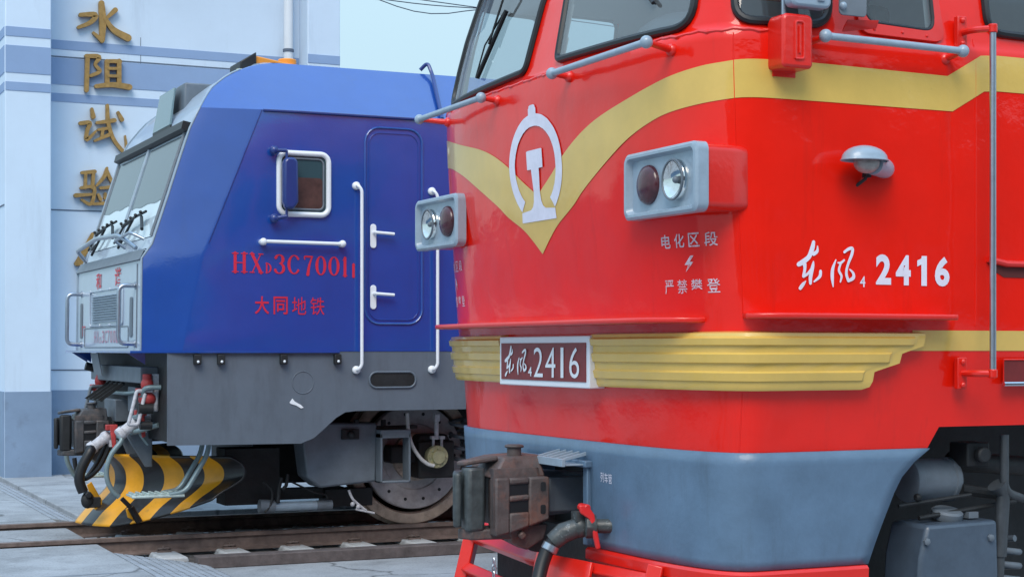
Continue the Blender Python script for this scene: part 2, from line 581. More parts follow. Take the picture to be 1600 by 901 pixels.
# calligraphic pair of characters, as brush strokes in a 550 x 500 box (u right, v up)
_df = [
    [(235, 95, 34), (222, 160, 46), (190, 245, 44), (130, 300, 46), (95, 322, 40)],
    [(272, 135, 12), (268, 185, 30), (235, 215, 34)],
    [(150, 320, 40), (152, 368, 30), (140, 440, 30)],
    [(140, 440, 28), (178, 415, 24), (215, 360, 20)],
    [(232, 292, 14), (225, 340, 34), (205, 440, 38), (204, 508, 30)],
    [(298, 388, 30), (290, 440, 30), (238, 492, 14)],
    [(160, 488, 8), (135, 520, 32), (108, 560, 34)],
    [(442, 268, 12), (412, 360, 32), (408, 450, 34), (416, 538, 12)],
    [(520, 268, 18), (490, 296, 22), (462, 296, 14)],
    [(492, 290, 20), (470, 370, 24), (494, 430, 24), (484, 490, 14)],
    [(522, 186, 24), (560, 155, 28), (598, 148, 30), (592, 210, 30), (556, 310, 26), (540, 400, 28), (560, 476, 30)],
    [(560, 478, 26), (606, 446, 34), (606, 400, 26), (574, 362, 14)],
]
def dongfeng(mb, u0, u1, v0, v1, fn):
    sx, sy = (u1 - u0) / 550, (v1 - v0) / 500
    for i, st in enumerate(_df):
        add_stroke(mb, [(u0 + (x - 75) * sx, v1 - (y - 82) * sy, w_ * (sx + sy) / 2) for x, y, w_ in st],
                   lambda u, v, d, e=0.0004 * i: fn(u, v, e))

# serif digits and letters from strokes in a unit box
def serif_char(ch):
    T, t = 0.17, 0.055
    def sf(x, y, h=0.2):
        return [(x - h, y, t), (x + h, y, t)]
    def arc(cx, cy, rx, ry, a0, a1, n=14, thick=T):
        out = []
        for i in range(n + 1):
            a = math.radians(a0 + (a1 - a0) * i / n)
            wv = t + (thick - t) * abs(math.cos(a)) ** 1.3
            out.append((cx + rx * math.cos(a), cy + ry * math.sin(a), wv))
        return out
    return {
        'H': [[(0.2, 0, T), (0.2, 1, T)], [(0.8, 0, T), (0.8, 1, T)], [(0.2, .5, t), (0.8, .5, t)], sf(.2, .02), sf(.2, .98), sf(.8, .02), sf(.8, .98)],
        'X': [[(0.14, 1, T), (0.86, 0, T)], [(0.84, 1, t), (0.16, 0, t)], sf(.16, .02, .17), sf(.16, .98, .17), sf(.84, .02, .17), sf(.84, .98, .17)],
        'D': [[(0.25, 0, T), (0.25, 1, T)], arc(0.3, .5, .58, .48, -90, 90, thick=T * 1.1), sf(.2, .02, .15), sf(.2, .98, .15)],
        '3': [arc(.46, .75, .34, .23, 160, -80), arc(.46, .27, .4, .26, 85, -160)],
        'C': [arc(.52, .5, .44, .48, 40, 320)],
        '7': [[(.1, .8, t), (.1, .95, .09), (.5, .95, .1), (.9, .95, .09)], [(.88, .95, .07), (.58, .5, .13), (.42, 0, T * 1.1)]],
        '0': [arc(.5, .5, .38, .48, 0, 180), arc(.5, .5, .38, .48, 180, 360)],
        '1': [[(.5, 0, T), (.5, .98, T)], [(.5, .97, .07), (.25, .86, .05)], sf(.5, .02, .25)],
        'I': [[(.5, 0, T * 1.4), (.5, 1, T * 1.4)], sf(.5, .02, .25), sf(.5, .98, .25)],
    }[ch]
def add_serif(mb, ch, box, fn):
    u0, u1, v0, v1 = box
    for i, st in enumerate(serif_char(ch)):
        add_stroke(mb, [(u0 + x * (u1 - u0), v0 + y * (v1 - v0), w_ * (v1 - v0) * 0.95) for x, y, w_ in st],
                   lambda u, v, d, e=0.0004 * i: fn(u, v, e))

# ================================================================== SETTING
GZ = -0.20
def ground_mat():
    m = mat('yard_concrete', (0.31, 0.325, 0.345), 0.85, var=0.25, vscale=1.1, bump=0.5, bscale=22, dirt=(0.13, 0.135, 0.14), dscale=1.5, dlo=0.48, dhi=0.74, damt=0.75)
    t = m.node_tree
    bs = t.nodes['Principled BSDF']
    src = bs.inputs['Base Color'].links[0].from_socket
    tc = t.nodes.new('ShaderNodeTexCoord')
    nz = t.nodes.new('ShaderNodeTexNoise')
    nz.inputs['Scale'].default_value = 1.8
    nz.inputs['Detail'].default_value = 5
    ad = t.nodes.new('ShaderNodeMixRGB')
    ad.blend_type = 'LINEAR_LIGHT'
    ad.inputs[0].default_value = 0.35
    vo = t.nodes.new('ShaderNodeTexVoronoi')
    vo.feature = 'DISTANCE_TO_EDGE'
    vo.inputs['Scale'].default_value = 0.42
    mr = t.nodes.new('ShaderNodeMapRange')
    mr.inputs['From Max'].default_value = 0.012
    mr.inputs['To Min'].default_value = 0.35
    mu = t.nodes.new('ShaderNodeMixRGB')
    mu.blend_type = 'MULTIPLY'
    mu.inputs[0].default_value = 1.0
    n3 = t.nodes.new('ShaderNodeTexNoise')
    n3.inputs['Scale'].default_value = 55
    n3.inputs['Detail'].default_value = 3
    m3 = t.nodes.new('ShaderNodeMapRange')
    m3.inputs['From Min'].default_value = 0.3
    m3.inputs['From Max'].default_value = 0.45
    m3.inputs['To Min'].default_value = 0.6
    mm = t.nodes.new('ShaderNodeMath')
    mm.operation = 'MULTIPLY'
    L = t.links.new
    L(tc.outputs['Object'], nz.inputs['Vector']); L(tc.outputs['Object'], n3.inputs['Vector'])
    L(tc.outputs['Object'], ad.inputs[1]); L(nz.outputs['Color'], ad.inputs[2])
    L(ad.outputs[0], vo.inputs['Vector']); L(vo.outputs['Distance'], mr.inputs['Value'])
    L(n3.outputs['Fac'], m3.inputs['Value'])
    L(mr.outputs['Result'], mm.inputs[0]); L(m3.outputs['Result'], mm.inputs[1])
    L(src, mu.inputs[1]); L(mm.outputs[0], mu.inputs[2]); L(mu.outputs[0], bs.inputs['Base Color'])
    return m
CONC = ground_mat()
BALLAST = mat('oily_trackbed', (0.085, 0.075, 0.072), 0.85, var=0.5, vscale=14, bump=0.8, bscale=30, dirt=(0.22, 0.22, 0.23), dscale=7, dlo=0.55, dhi=0.7)
PLANK = mat('weathered_ribbed_concrete', (0.30, 0.32, 0.35), 0.85, var=0.25, vscale=6, bump=0.4, bscale=20)

g = MB()
N_ = 24
ext = [-900, -300, -120, -60, -30, -18, -12, -8, -4, 0, 4, 8, 12, 16, 20, 24, 30, 45, 70, 120, 300, 900]
g.grid([[(x, y, GZ) for x in ext] for y in ext])
struct(g.build('ground', CONC))

# raised level crossing on the left: three slabs between and beside the rails, with ribbed ramps at their right edge
def slab(name, y0, y1, zt=-0.035):
    b = MB()
    b.prism([(-14, y0, GZ + 0.004), (-14, y0, zt), (2.72, y0, zt), (2.72, y0, GZ + 0.004)], (0, y1 - y0, 0))
    return struct(b.build(name, CONC, bevel=0.012))
def ramp(name, y0, y1, n=9, x0=2.724, x1=3.48):
    b = MB()
    pts = [(x0, GZ + 0.004)]
    for i in range(n):
        a, c = i / n, (i + 0.80) / n
        za = -0.037 + (GZ + 0.03 + 0.037) * a
        zc = -0.037 + (GZ + 0.03 + 0.037) * c
        pts += [(x0 + (x1 - x0) * a, za), (x0 + (x1 - x0) * c, zc), (x0 + (x1 - x0) * c + 0.003, zc - 0.03), (x0 + (x1 - x0) * (i + 0.97) / n, zc - 0.03)]
    pts += [(x1, GZ + 0.03), (x1, GZ + 0.004)]
    b.prism([(x, y0, z) for x, z in pts], (0, y1 - y0, 0))
    return struct(b.build(name, PLANK))
slab('path', 9.85, 14.28)
slab('path', 14.52, 15.78, -0.045)
slab('path', 16.02, 22.0)
ramp('path_ramp', 9.85, 13.62)
ramp('path_ramp', 16.6, 22.0)
b = MB()
b.grid([[(2.72, y, GZ + 0.006 + 0.02 * math.sin(7 * y)) for y in (13.7, 14.5, 15.2, 15.9, 16.6)], [(60, y, GZ + 0.006) for y in (13.7, 14.5, 15.2, 15.9, 16.6)]])
struct(b.build('trackbed', BALLAST))
for i, (a, c) in enumerate((((-14, 12.35), (2.7, 12.35)), ((1.35, 9.9), (1.35, 14.27)), ((-1.6, 9.9), (-1.6, 14.27)))):
    b = MB()
    d = Vector((c[0] - a[0], c[1] - a[1], 0)).normalized()
    nn = Vector((-d.y, d.x, 0)) * 0.006
    L_ = []
    R_ = []
    for t in range(41):
        p = Vector((a[0] + (c[0] - a[0]) * t / 40, a[1] + (c[1] - a[1]) * t / 40, -0.031))
        j = 1 + 0.6 * math.sin(t * 2.3)
        L_.append(p + nn * j)
        R_.append(p - nn * j)
    b.grid([L_, R_])
    struct(b.build('path_joint', SEAM))
# far apron in front of the building
b = MB()
b.box((13, 19.6, -0.115), (20, 5.6, 0.16))
struct(b.build('pavement', CONC, bevel=0.01))

def rail_mb(y, x0=-40, x1=70):
    b = MB()
    prof = [(-.066, -.152), (.066, -.152), (.066, -.140), (.012, -.122), (.009, -.045), (.035, -.034), (.035, -.004), (.028, 0), (-.028, 0), (-.035, -.004), (-.035, -.034), (-.009, -.045), (-.012, -.122), (-.066, -.140)]
    b.prism([(x0, y + a, z) for a, z in prof], (x1 - x0, 0, 0))
    return b
def make_track(yc, label, xs, xe):
    t = thing('railway_track', label, 'railway track', (4, yc, GZ))
    for s in (-1, 1):
        rail_mb(yc + s * 0.7525).build('rail', RAIL, t)
    first = None
    x = xs
    while x < xe:
        if first is None:
            b = MB()
            pr = [(-.13, GZ + .01), (.13, GZ + .01), (.11, -.135), (-.11, -.135)]
            b.prism([(x + a, yc - 1.25, z) for a, z in pr], (0, 2.5, 0))
            first = b.build('sleeper', SLEEP, t, bevel=0.015)
            fx = x
            clips = []
            for s in (-1, 1):
                for e in (-1, 1):
                    b = MB()
                    yq = yc + s * 0.7525 + e * 0.085
                    b.box((x, yq, -0.128), (0.12, 0.07, 0.02))
                    b.cyl((x, yq + e * .01, -0.13), (x, yq + e * .01, -0.085), 0.016, 8)
                    b.tube(bend([(x - .05, yq - e * .02, -.115), (x - .05, yq + e * .04, -.10), (x + .05, yq + e * .04, -.10), (x + .05, yq - e * .02, -.115)], .03), 0.009, 6)
                    clips.append(b.build('rail_clip', RAIL, first))
        else:
            c = first.copy()
            COL.objects.link(c)
            c.parent = t
            c.matrix_parent_inverse = first.matrix_parent_inverse.copy()
            c.location = (x - fx, 0, 0)
            for q in clips:
                d = q.copy()
                COL.objects.link(d)
                d.parent = c
        x += 0.58
    return t
BY, RY = 15.15, 7.91
tr = make_track(BY, 'rusty railway track under the blue locomotive, with pale concrete sleeper ends', 3.29, 14)
b = MB()
b.box((23.4, 13.62, -0.15), (40, 0.16, 0.10))
b.build('edge_beam', WOOD, tr, bevel=0.008)
b = MB()
for i in range(2600):
    x, y, r = random.uniform(2.8, 11), random.uniform(13.74, 16.5), random.uniform(.012, .032)
    if min(abs(y - 14.3975), abs(y - 15.9025)) < 0.09 or abs(((x - 3.29 + .29) % .58) - .29) < .15:
        continue
    b.ball((x, y, GZ + .012), r, 5, 3, (random.uniform(.8, 1.4), random.uniform(.8, 1.3), random.uniform(.6, 1)))
bo = b.build('ballast', mat('grey_stones', (0.15, 0.14, 0.135), 0.9, var=0.5, vscale=9), angle=20)
bo['kind'] = 'stuff'
bo['label'] = 'dirty grey stones lying between the sleepers'
make_track(RY, 'railway track hidden under the red locomotive', 2.0, 12)

# ------------------------------------------------------------------ building with gilded letters
WY = 22.7
bd = thing('workshop_building', 'pale blue rendered workshop with grey stripes and gilded characters behind the blue locomotive', 'building', (5, WY, GZ))
b = MB()
b.prism([(3.25, WY, GZ), (3.25, WY, 9), (7.5, WY, 9), (7.5, WY, GZ)], (0, 14, 0))
b.build('wall', WALL, bd)
b = MB()
b.box((5.4, WY + 6.8, 9.15), (5.6, 16, 0.3))
b.build('roof', WBASE, bd)
PYL, PYR = 22.1, 22.3
b = MB(); b.prism([(3.03, PYL, GZ), (3.03, PYL, 9.0), (3.61, PYL, 9.0), (3.61, PYL, GZ)], (0, 13.7, 0)); b.build('pillar', WALL, bd, bevel=0.015)
b = MB(); b.prism([(7.15, PYR, GZ), (7.15, PYR, 9.0), (7.63, PYR, 9.0), (7.63, PYR, GZ)], (0, 14, 0)); b.build('pillar', WALL, bd, bevel=0.015)
zs = [(5.63, 5.75), (5.16, 5.51), (4.93, 5.04)]
b = MB()
for z0, z1 in zs:
    b.box(((3.61 + 7.15) / 2, WY - 0.004, (z0 + z1) / 2), (7.15 - 3.61, 0.008, z1 - z0))
    b.box((3.32, PYL - 0.004, (z0 + z1) / 2 + .02), (0.57, 0.008, z1 - z0))
    b.box((3.026, PYL + 6, (z0 + z1) / 2 + .02), (0.008, 11.9, z1 - z0))
    b.box((7.39, PYR - 0.004, (z0 + z1) / 2), (0.47, 0.008, z1 - z0))
b.build('painted_stripe', STRIPE, bd)
b = MB()
z1 = 1.07
b.box(((3.61 + 7.15) / 2, WY - 0.006, (GZ + z1) / 2), (7.15 - 3.61, 0.012, z1 - GZ))
b.box((3.32, PYL - 0.006, (GZ + z1) / 2), (0.585, 0.012, z1 - GZ))
b.box((3.022, PYL + 6.8, (GZ + z1) / 2), (0.016, 13.5, z1 - GZ))
b.box((7.39, PYR - 0.006, (GZ + z1) / 2), (0.485, 0.012, z1 - GZ))
b.build('plinth', WBASE, bd)
b = MB()
for z in (5.53, 3.48, 1.34):
    b.box(((3.61 + 7.15) / 2, WY - 0.003, z), (7.15 - 3.61, 0.01, 0.014))
for z in (3.48,):
    b.box((3.026, PYL + 6, z), (0.01, 11.9, 0.014))
b.box((4.9, WY - 0.002, 5.62), (0.006, 0.006, 0.5))
b.build('wall_joint', SEAM, bd)
# drainpipe
b = MB()
b.cyl((6.95, 22.56, 0.1), (6.95, 22.56, 9), 0.066, 18)
b.build('drainpipe', PVC, bd)
b = MB()
b.lathe([(.07, 0), (.078, .005), (.078, .04), (.07, .045)], (6.95, 22.56, 5.80), (0, 0, 1), 18)
b.box((6.95, 22.65, 5.82), (0.03, 0.12, 0.03))
b.build('pipe_clip', SEAM, bd)
def wl(px, py, d):
    return (4.38 + (px - 160) * 0.0086, WY - 0.02 - d, EYE + (545 - py) * 0.00866)
def letter(strokes, k, ox, oy):
    b = MB()
    for i, st in enumerate(strokes):
        add_stroke(b, [(ox + x / k, -(oy + y / k), w_ / k) for x, y, w_ in st], lambda u, v, d: wl(u, -v, d), 0.055 + 0.002 * i)
    return b.build('wall_letter', GOLDL, bd, bevel=0.008, angle=50)
letter([[(315, 14, 18), (319, 70, 22), (317, 130, 16)], [(317, 130, 14), (290, 108, 8)],
        [(250, 56, 12), (296, 52, 16), (282, 76, 14), (244, 95, 10)], [(358, 32, 16), (326, 64, 8)], [(326, 60, 10), (352, 94, 18), (398, 116, 22)]], 2, 0, 0)
letter([[(272, 182, 14), (269, 288, 14)], [(268, 182, 12), (308, 182, 14), (296, 206, 10), (310, 226, 12), (282, 242, 10)],
        [(332, 194, 14), (333, 262, 14)], [(332, 194, 12), (352, 192, 12), (372, 192, 14)], [(370, 190, 14), (370, 262, 14)], [(336, 216, 9), (368, 214, 9)], [(336, 239, 9), (368, 238, 9)],
        [(298, 274, 12), (350, 266, 16), (402, 270, 18)]], 2, 0, 0)
letter([[(192, 192, 22), (202, 245, 34)], [(112, 296, 26), (178, 290, 30), (160, 345, 26), (158, 408, 28), (220, 345, 14)],
        [(228, 286, 22), (350, 262, 30)], [(300, 160, 22), (308, 290, 28), (350, 405, 26), (432, 486, 22), (425, 368, 12)],
        [(236, 334, 18), (300, 322, 22)], [(268, 325, 22), (262, 390, 22)], [(214, 412, 18), (312, 366, 26)], [(375, 206, 20), (402, 255, 30)]], 4.504, 100, 130)
letter([[(124, 640, 22), (212, 628, 28)], [(205, 630, 24), (196, 742, 24)], [(150, 645, 20), (146, 745, 22)], [(118, 746, 22), (205, 738, 24), (202, 820, 24), (178, 858, 24), (122, 828, 16)],
        [(80, 800, 30), (198, 788, 18)], [(297, 600, 18), (278, 660, 26), (224, 728, 14)], [(296, 612, 18), (318, 670, 26), (352, 716, 26)], [(252, 742, 20), (332, 732, 26)],
        [(236, 788, 18), (252, 822, 24)], [(285, 780, 18), (284, 812, 22)], [(340, 776, 22), (310, 836, 14)], [(206, 856, 20), (330, 842, 26)]], 4.504, 100, 130)
letter([[(290, 735, 16), (268, 780, 20), (240, 826, 16)], [(290, 738, 14), (330, 800, 18), (345, 820, 20)], [(238, 826, 14), (330, 815, 14)],
        [(255, 850, 14), (258, 905, 14)], [(255, 852, 12), (335, 846, 14)], [(335, 846, 14), (330, 903, 14)], [(258, 900, 12), (332, 898, 12)]], 2, 0, 0)

# cables across the sky
YCB = 34.0
def cab(px, py):
    A0 = (px - 800) / 2592
    sb, cb = math.sin(math.radians(24.8)), math.cos(math.radians(24.8))
    d = YCB / (-A0 * sb + cb)
    return (d * (A0 * cb + sb), YCB, EYE + d * (545 - py) / 2592)
cl = [(cab(590, -2), cab(745, 13), 0.02), (cab(590, -1), cab(745, 14), 0.13), (cab(600, -8), cab(745, 12), 0.0)]
names = ['middle thin dark cable of the three in the sky above the blue roof', 'lowest, most sagging thin cable of the three above the blue roof', 'topmost, nearly straight thin cable of the three above the blue roof']
for i, (a, c, sag) in enumerate(cl):
    b = MB()
    A_, C_ = Vector(a), Vector(c)
    D_ = C_ - A_
    P0, P1 = A_ - D_ * 1.2, C_ + D_ * 3.0
    pts = [P0 + (P1 - P0) * t / 30 + Vector((0, 0, -4 * sag * math.sin(PI * min(1, max(0, ((t / 30) * 5.2 - 1.2)))) / 2.5)) for t in range(31)]
    b.tube(pts, 0.011, 6)
    tag(b.build('overhead_cable', WIRE), names[i], 'cable', 'overhead cables')

# the yard's other side, behind the viewer: it is what the glossy paint and cab glass reflect
ob = thing('brick_shed', 'long dark brick shed facing the locomotives across the yard', 'building', (3, -15, GZ))
b = MB(); b.box((2, -18, 3.5), (60, 6, 7.4)); b.build('wall', mat('brown_brick', (0.13, 0.085, 0.07), 0.9, var=0.2), ob)
b = MB(); b.prism([(-29, -21.6, 7.202), (-29, -14.4, 7.202), (-29, -18, 8.3)], (62, 0, 0)); b.build('roof', mat('dark_tiles', (0.08, 0.08, 0.085), 0.9), ob)
for i in range(12):
    b = MB(); b.box((-24 + i * 4.6, -14.99, 2.6), (2.0, 0.06, 2.0)); b.build('window', GL_B, ob)

b = MB(); b.box((-9, 34, 1.1), (0.25, 44, 2.6)); b.box((-9, 34, 2.44), (0.35, 44.1, 0.08))  # added out of view, to darken reflections low on the red nose
tag(b.build('reflection_wall', WBASE), 'added grey wall out of view on the left that darkens reflections in the red nose', 'wall')

# ================================================================== RED DIESEL LOCOMOTIVE
AA, NN = 0.47, 3.6
X0T = [(0.4, 3.95), (1.0, 3.93), (1.42, 3.915), (1.75, 3.875), (2.14, 3.835), (2.6, 3.79), (2.95, 3.77), (3.04, 3.77), (3.07, 3.82), (3.47, 3.915), (3.95, 4.08), (4.2, 4.3), (4.45, 4.9)]
WT = [(0.4, 1.50), (1.0, 1.56), (1.42, 1.61), (1.75, 1.65), (3.04, 1.65), (3.07, 1.635), (3.3, 1.60), (3.95, 1.42), (4.2, 1.2), (4.45, 0.7)]
def itp(z, T):
    if z <= T[0][0]:
        return T[0][1]
    for (a, va), (c, vc) in zip(T, T[1:]):
        if z <= c:
            return va + (vc - va) * (z - a) / (c - a)
    return T[-1][1]
def plan_v(v, z):
    c, s = abs(math.cos(v)), math.sin(v)
    x = 3.78 + (itp(z, X0T) - 3.78) * c ** 0.6 + AA - AA * c ** (2 / NN)
    y = -itp(z, WT) * math.copysign(abs(s) ** (2 / NN), s)
    return x, y
_tab = []
_acc = 0.0
_prev = None
for i in range(3001):
    v_ = PI / 2 * (i / 3000)
    p_ = plan_v(v_, 2.8)
    if _prev:
        _acc += math.hypot(p_[0] - _prev[0], p_[1] - _prev[1])
    _tab.append((_acc, v_, p_[0], -p_[1]))
    _prev = p_
SQ = _acc                                              # length of a quarter of the nose, centre to flat side
import bisect
_keys = [t[0] for t in _tab]
_lat = [t[3] for t in _tab]
def s_of_lat(l):
    """distance along the nose for a sideways offset (towards the viewer positive), valid on the nose"""
    i = min(len(_lat) - 1, bisect.bisect_left(_lat, abs(l)))
    return math.copysign(_tab[i][0], l)
def s_of_x(x):
    return SQ + x - (3.78 + AA)
def hull0(s, z):
    a = abs(s)
    if a >= SQ:
        x = 3.78 + AA + a - SQ
        y = -itp(z, WT)
    else:
        i = min(len(_keys) - 2, max(0, bisect.bisect_left(_keys, a) - 1))
        f = (a - _keys[i]) / (_keys[i + 1] - _keys[i])
        v = _tab[i][1] + (_tab[i + 1][1] - _tab[i][1]) * f
        x, y = plan_v(v, z)
    return Vector((x, RY + (y if s >= 0 else -y), z))
def hull(s, z, off=0.0):
    p = hull0(s, z)
    if off:
        e = 0.004
        a = hull0(s + e, z) - hull0(s - e, z)
        c = hull0(s, z + e) - hull0(s, z - e)
        n = a.cross(c)
        n.normalize()
        out = Vector((p.x - 7.5, p.y - RY, 0))
        if n.dot(out) < 0:
            n = -n
        p = p + n * off
    return p
def S_(lat=None, x=None):
    return s_of_lat(lat) if lat is not None else s_of_x(x)

rl = thing('red_locomotive', 'red diesel locomotive with mustard chevron stripe and number 2416 on the right', 'locomotive', (4.2, RY, 0))
def srange(s0, s1, n):
    return [s0 + (s1 - s0) * i / n for i in range(n + 1)]
nose = srange(-SQ, SQ, 220)
near = srange(0, 2.35, 116)[1:]
side = near + [2.8, 3.5, 4.5, 6, 8, 11]
ss = [-SQ - d for d in side[::-1]] + nose + [SQ + d for d in side]
zz = [1.15, 1.25, 1.33, 1.42, 1.52, 1.62, 1.75, 1.9, 2.05, 2.2, 2.35, 2.5, 2.65, 2.8, 2.92, 3.0, 3.035, 3.055] + srange(3.07, 3.47, 20) + srange(3.47, 3.95, 24)[1:] + [4.05, 4.15, 4.25, 4.35, 4.42]
def fine_outline(o, st=0.03):
    out = []
    for i, p in enumerate(o):
        q = o[(i + 1) % len(o)]
        m_ = max(1, int(math.hypot(q[0] - p[0], q[1] - p[1]) / st))
        out += [(p[0] + (q[0] - p[0]) * t / m_, p[1] + (q[1] - p[1]) * t / m_) for t in range(m_)]
    return out
OPEN = []
def W_(pts, r):
    o = quad_outline(pts, r, 6)
    OPEN.append(o)
    return o
WIN_F = W_([(s_of_lat(0.195), 3.115), (s_of_lat(1.425), 3.085), (s_of_lat(1.40), 3.80), (s_of_lat(0.12), 3.85)], [0.05, 0.13, 0.13, 0.06])
WIN_C = W_([(s_of_lat(1.60), 3.085), (s_of_x(4.49), 3.095), (s_of_x(4.55), 3.70), (s_of_lat(1.60), 3.72)], [0.10, 0.10, 0.08, 0.08])
WIN_S = W_([(s_of_x(4.70), 3.13), (s_of_x(5.09), 3.115), (s_of_x(5.09), 3.72), (s_of_x(4.70), 3.73)], 0.06)
WIN_R = W_([(s_of_x(5.42), 3.14), (s_of_x(6.4), 3.12), (s_of_x(6.4), 3.72), (s_of_x(5.42), 3.72)], 0.09)
def inside(s, z):
    s = abs(s)
    if z < 3.08 or z > 3.87:
        return False
    for o in OPEN:
        c = False
        j = len(o) - 1
        for i in range(len(o)):
            if (o[i][1] > z) != (o[j][1] > z) and s < (o[j][0] - o[i][0]) * (z - o[i][1]) / (o[j][1] - o[i][1]) + o[i][0]:
                c = not c
            j = i
        if c:
            return True
    return False
cut = set()
for i in range(len(zz) - 1):
    for j in range(len(ss) - 1):
        if inside((ss[j] + ss[j + 1]) / 2, (zz[i] + zz[i + 1]) / 2):
            cut.add((i, j))
xn = s_of_x(5.16)
bm_ = MB()
rows = [[hull(s, z) for s in ss] for z in zz]
bm_.grid(rows, skip=lambda i, j: (i, j) in cut or (i == 0 and (ss[j] > xn - 0.06 or ss[j + 1] < -xn + 0.06)))
# roof cap
top = rows[-1]
n = len(top)
for j in range(n // 2):
    if j + 1 <= n - 2 - j:
        bm_.add([top[j], top[j + 1], top[n - 2 - j], top[n - 1 - j]], [(0, 1, 2, 3)])
body = bm_.build('body', RED, rl, angle=50)
# cab interior: grey lining with the same openings, bulkhead, ceiling, driver's desk
b = MB()
i0 = min(i for i, z in enumerate(zz) if z >= 2.2)
i1 = max(i for i, z in enumerate(zz) if z <= 3.96)
j0 = min(j for j, s in enumerate(ss) if s >= -s_of_x(6.5))
j1 = max(j for j, s in enumerate(ss) if s <= s_of_x(6.5))
b.grid([[hull(ss[j], zz[i], -0.035) for j in range(j0, j1 + 1)] for i in range(i0, i1 + 1)], skip=lambda i, j: (i + i0, j + j0) in cut)
b.box((6.5, RY, 3.1), (0.05, 3.1, 1.75))
b.prism([(4.15, RY - 1.30, 3.93), (6.5, RY - 1.30, 3.93), (6.5, RY + 1.30, 3.93), (4.15, RY + 1.30, 3.93)], (0, 0, 0.03))
b.build('cab_lining', LINING, rl, fixn=False)
b = MB()
b.prism([(3.90, RY + 1.35, 2.3), (3.92, RY + 1.35, 3.07), (4.12, RY + 1.35, 3.14), (4.42, RY + 1.35, 3.02), (4.45, RY + 1.35, 2.3)], (0, -2.72, 0))
b.ball((4.16, RY - 0.85, 3.10), 0.30, 18, 10, (0.7, 1.1, 0.55))
b.box((4.2, RY - 0.20, 3.14), (0.2, 0.3, 0.18))
b.build('driver_desk', DESK, rl, bevel=0.02)
for y in (-0.8, 0.8):
    b = MB()
    b.box((5.25, RY + y, 2.95), (0.14, 0.46, 0.85))
    b.box((5.22, RY + y, 3.48), (0.12, 0.26, 0.18))
    b.build('cab_seat', DESK, rl, bevel=0.04)
# slanted end of the lower body at the bogie opening
for sg in (1, -1):
    b = MB()
    xs_ = s_of_x(5.16)
    jn = max(j for j in range(len(ss)) if ss[j] <= xn - 0.06) + 1
    b.add([hull(sg * ss[jn], 1.15, .0), hull(sg * ss[jn], 1.25, 0), hull(sg * (ss[jn] + .06), 1.25, 0)], [(0, 1, 2)])
    b.build('body_corner', RED, rl)

def decal(fn_rows, m, name, parent=rl, solid=0.0):
    b = MB()
    b.grid(fn_rows)
    return b.build(name, m, parent, angle=60, solid=solid)

# ---- mustard stripe: chevron on the nose, level on the side with a step up
tl = [(0.02, 2.445), (0.18, 2.525), (0.316, 2.602), (0.502, 2.685), (0.706, 2.748), (1.005, 2.808), (1.175, 2.842), (1.322, 2.870), (1.489, 2.893), (1.575, 2.902), (1.634, 2.913)]
bl = [(0.0, 2.122), (0.102, 2.197), (0.214, 2.266), (0.395, 2.345), (0.527, 2.418), (0.805, 2.545), (0.99, 2.622), (1.163, 2.675), (1.313, 2.706), (1.572, 2.734), (1.634, 2.742)]
T = [(s_of_lat(l), z) for l, z in tl] + [(s_of_x(x), z) for x, z in ((4.37, 2.917), (4.62, 2.915), (5.16, 2.909), (5.36, 3.02), (5.45, 3.027), (15, 3.03))]
Bt = [(s_of_lat(l), z) for l, z in bl] + [(s_of_x(x), z) for x, z in ((4.37, 2.744), (4.62, 2.744), (5.19, 2.744), (5.38, 2.850), (5.47, 2.856), (15, 2.858))]
def smooth_tab(T, lim):
    out = [Vector((p[0], p[1], 0)) for p in T if p[0] <= lim]
    q = catmull(out, 8)
    return [(p.x, p.y) for p in q] + [p for p in T if p[0] > lim]
T, Bt = smooth_tab(T, s_of_x(4.7)), smooth_tab(Bt, s_of_x(4.7))
def tabv(s, T):
    s = abs(s)
    if s <= T[0][0]:
        return T[0][1]
    i = bisect.bisect_left([t[0] for t in T], s)
    i = min(i, len(T) - 1)
    a, c = T[i - 1], T[i]
    return a[1] + (c[1] - a[1]) * (s - a[0]) / (c[0] - a[0] + 1e-9)
us = sorted(set([round(x, 4) for x in srange(0, SQ + 0.95, 110)] + [T_[0] for T_ in T if SQ < T_[0] < SQ + 3] + [T_[0] for T_ in Bt if SQ < T_[0] < SQ + 3] + [SQ + 3, SQ + 6, SQ + 10.5]))
us = [-u for u in us[::-1] if u > 0] + us
rows = []
for k in range(7):
    rows.append([hull(s, tabv(s, Bt) + (tabv(s, T) - tabv(s, Bt)) * k / 6, 0.0028) for s in us])
decal(rows, GOLD, 'painted_stripe')
us2 = [s for s in srange(s_of_x(4.96), s_of_x(15), 8)]
for sg in (1, -1):
    decal([[hull(sg * s, z, 0.0028) for s in us2] for z in (1.612, 1.66, 1.708)], GOLD, 'painted_stripe')

# ---- emblem: rail section inside an open ring
b = MB()
H_ = lambda u, v, d: hull(s_of_lat(u), v, 0.0052 + d)
cx, cz = 0.0, 2.585
ring_o = []
ang0, ang1 = -52, 232
for i in range(61):
    a = math.radians(ang0 + (ang1 - ang0) * i / 60)
    ring_o.append((cx + 0.318 * math.cos(a), cz + 0.275 * math.sin(a) * (1.0 if a > 0 and a < PI else 1.05), cx + 0.245 * math.cos(a), cz + 0.222 * math.sin(a) * (0.95 if a > 0 and a < PI else 1.0)))
b.grid([[H_(p[0], p[1], 0) for p in ring_o], [H_((p[0] + p[2]) / 2, (p[1] + p[3]) / 2, 0) for p in ring_o], [H_(p[2], p[3], 0) for p in ring_o]])
tip = rrect(-0.038, 0.038, 2.84, 2.908, [0.002, 0.002, 0.03, 0.03])
b.add([H_(u, v, 0.0004) for u, v in tip], [tuple(range(len(tip)))])
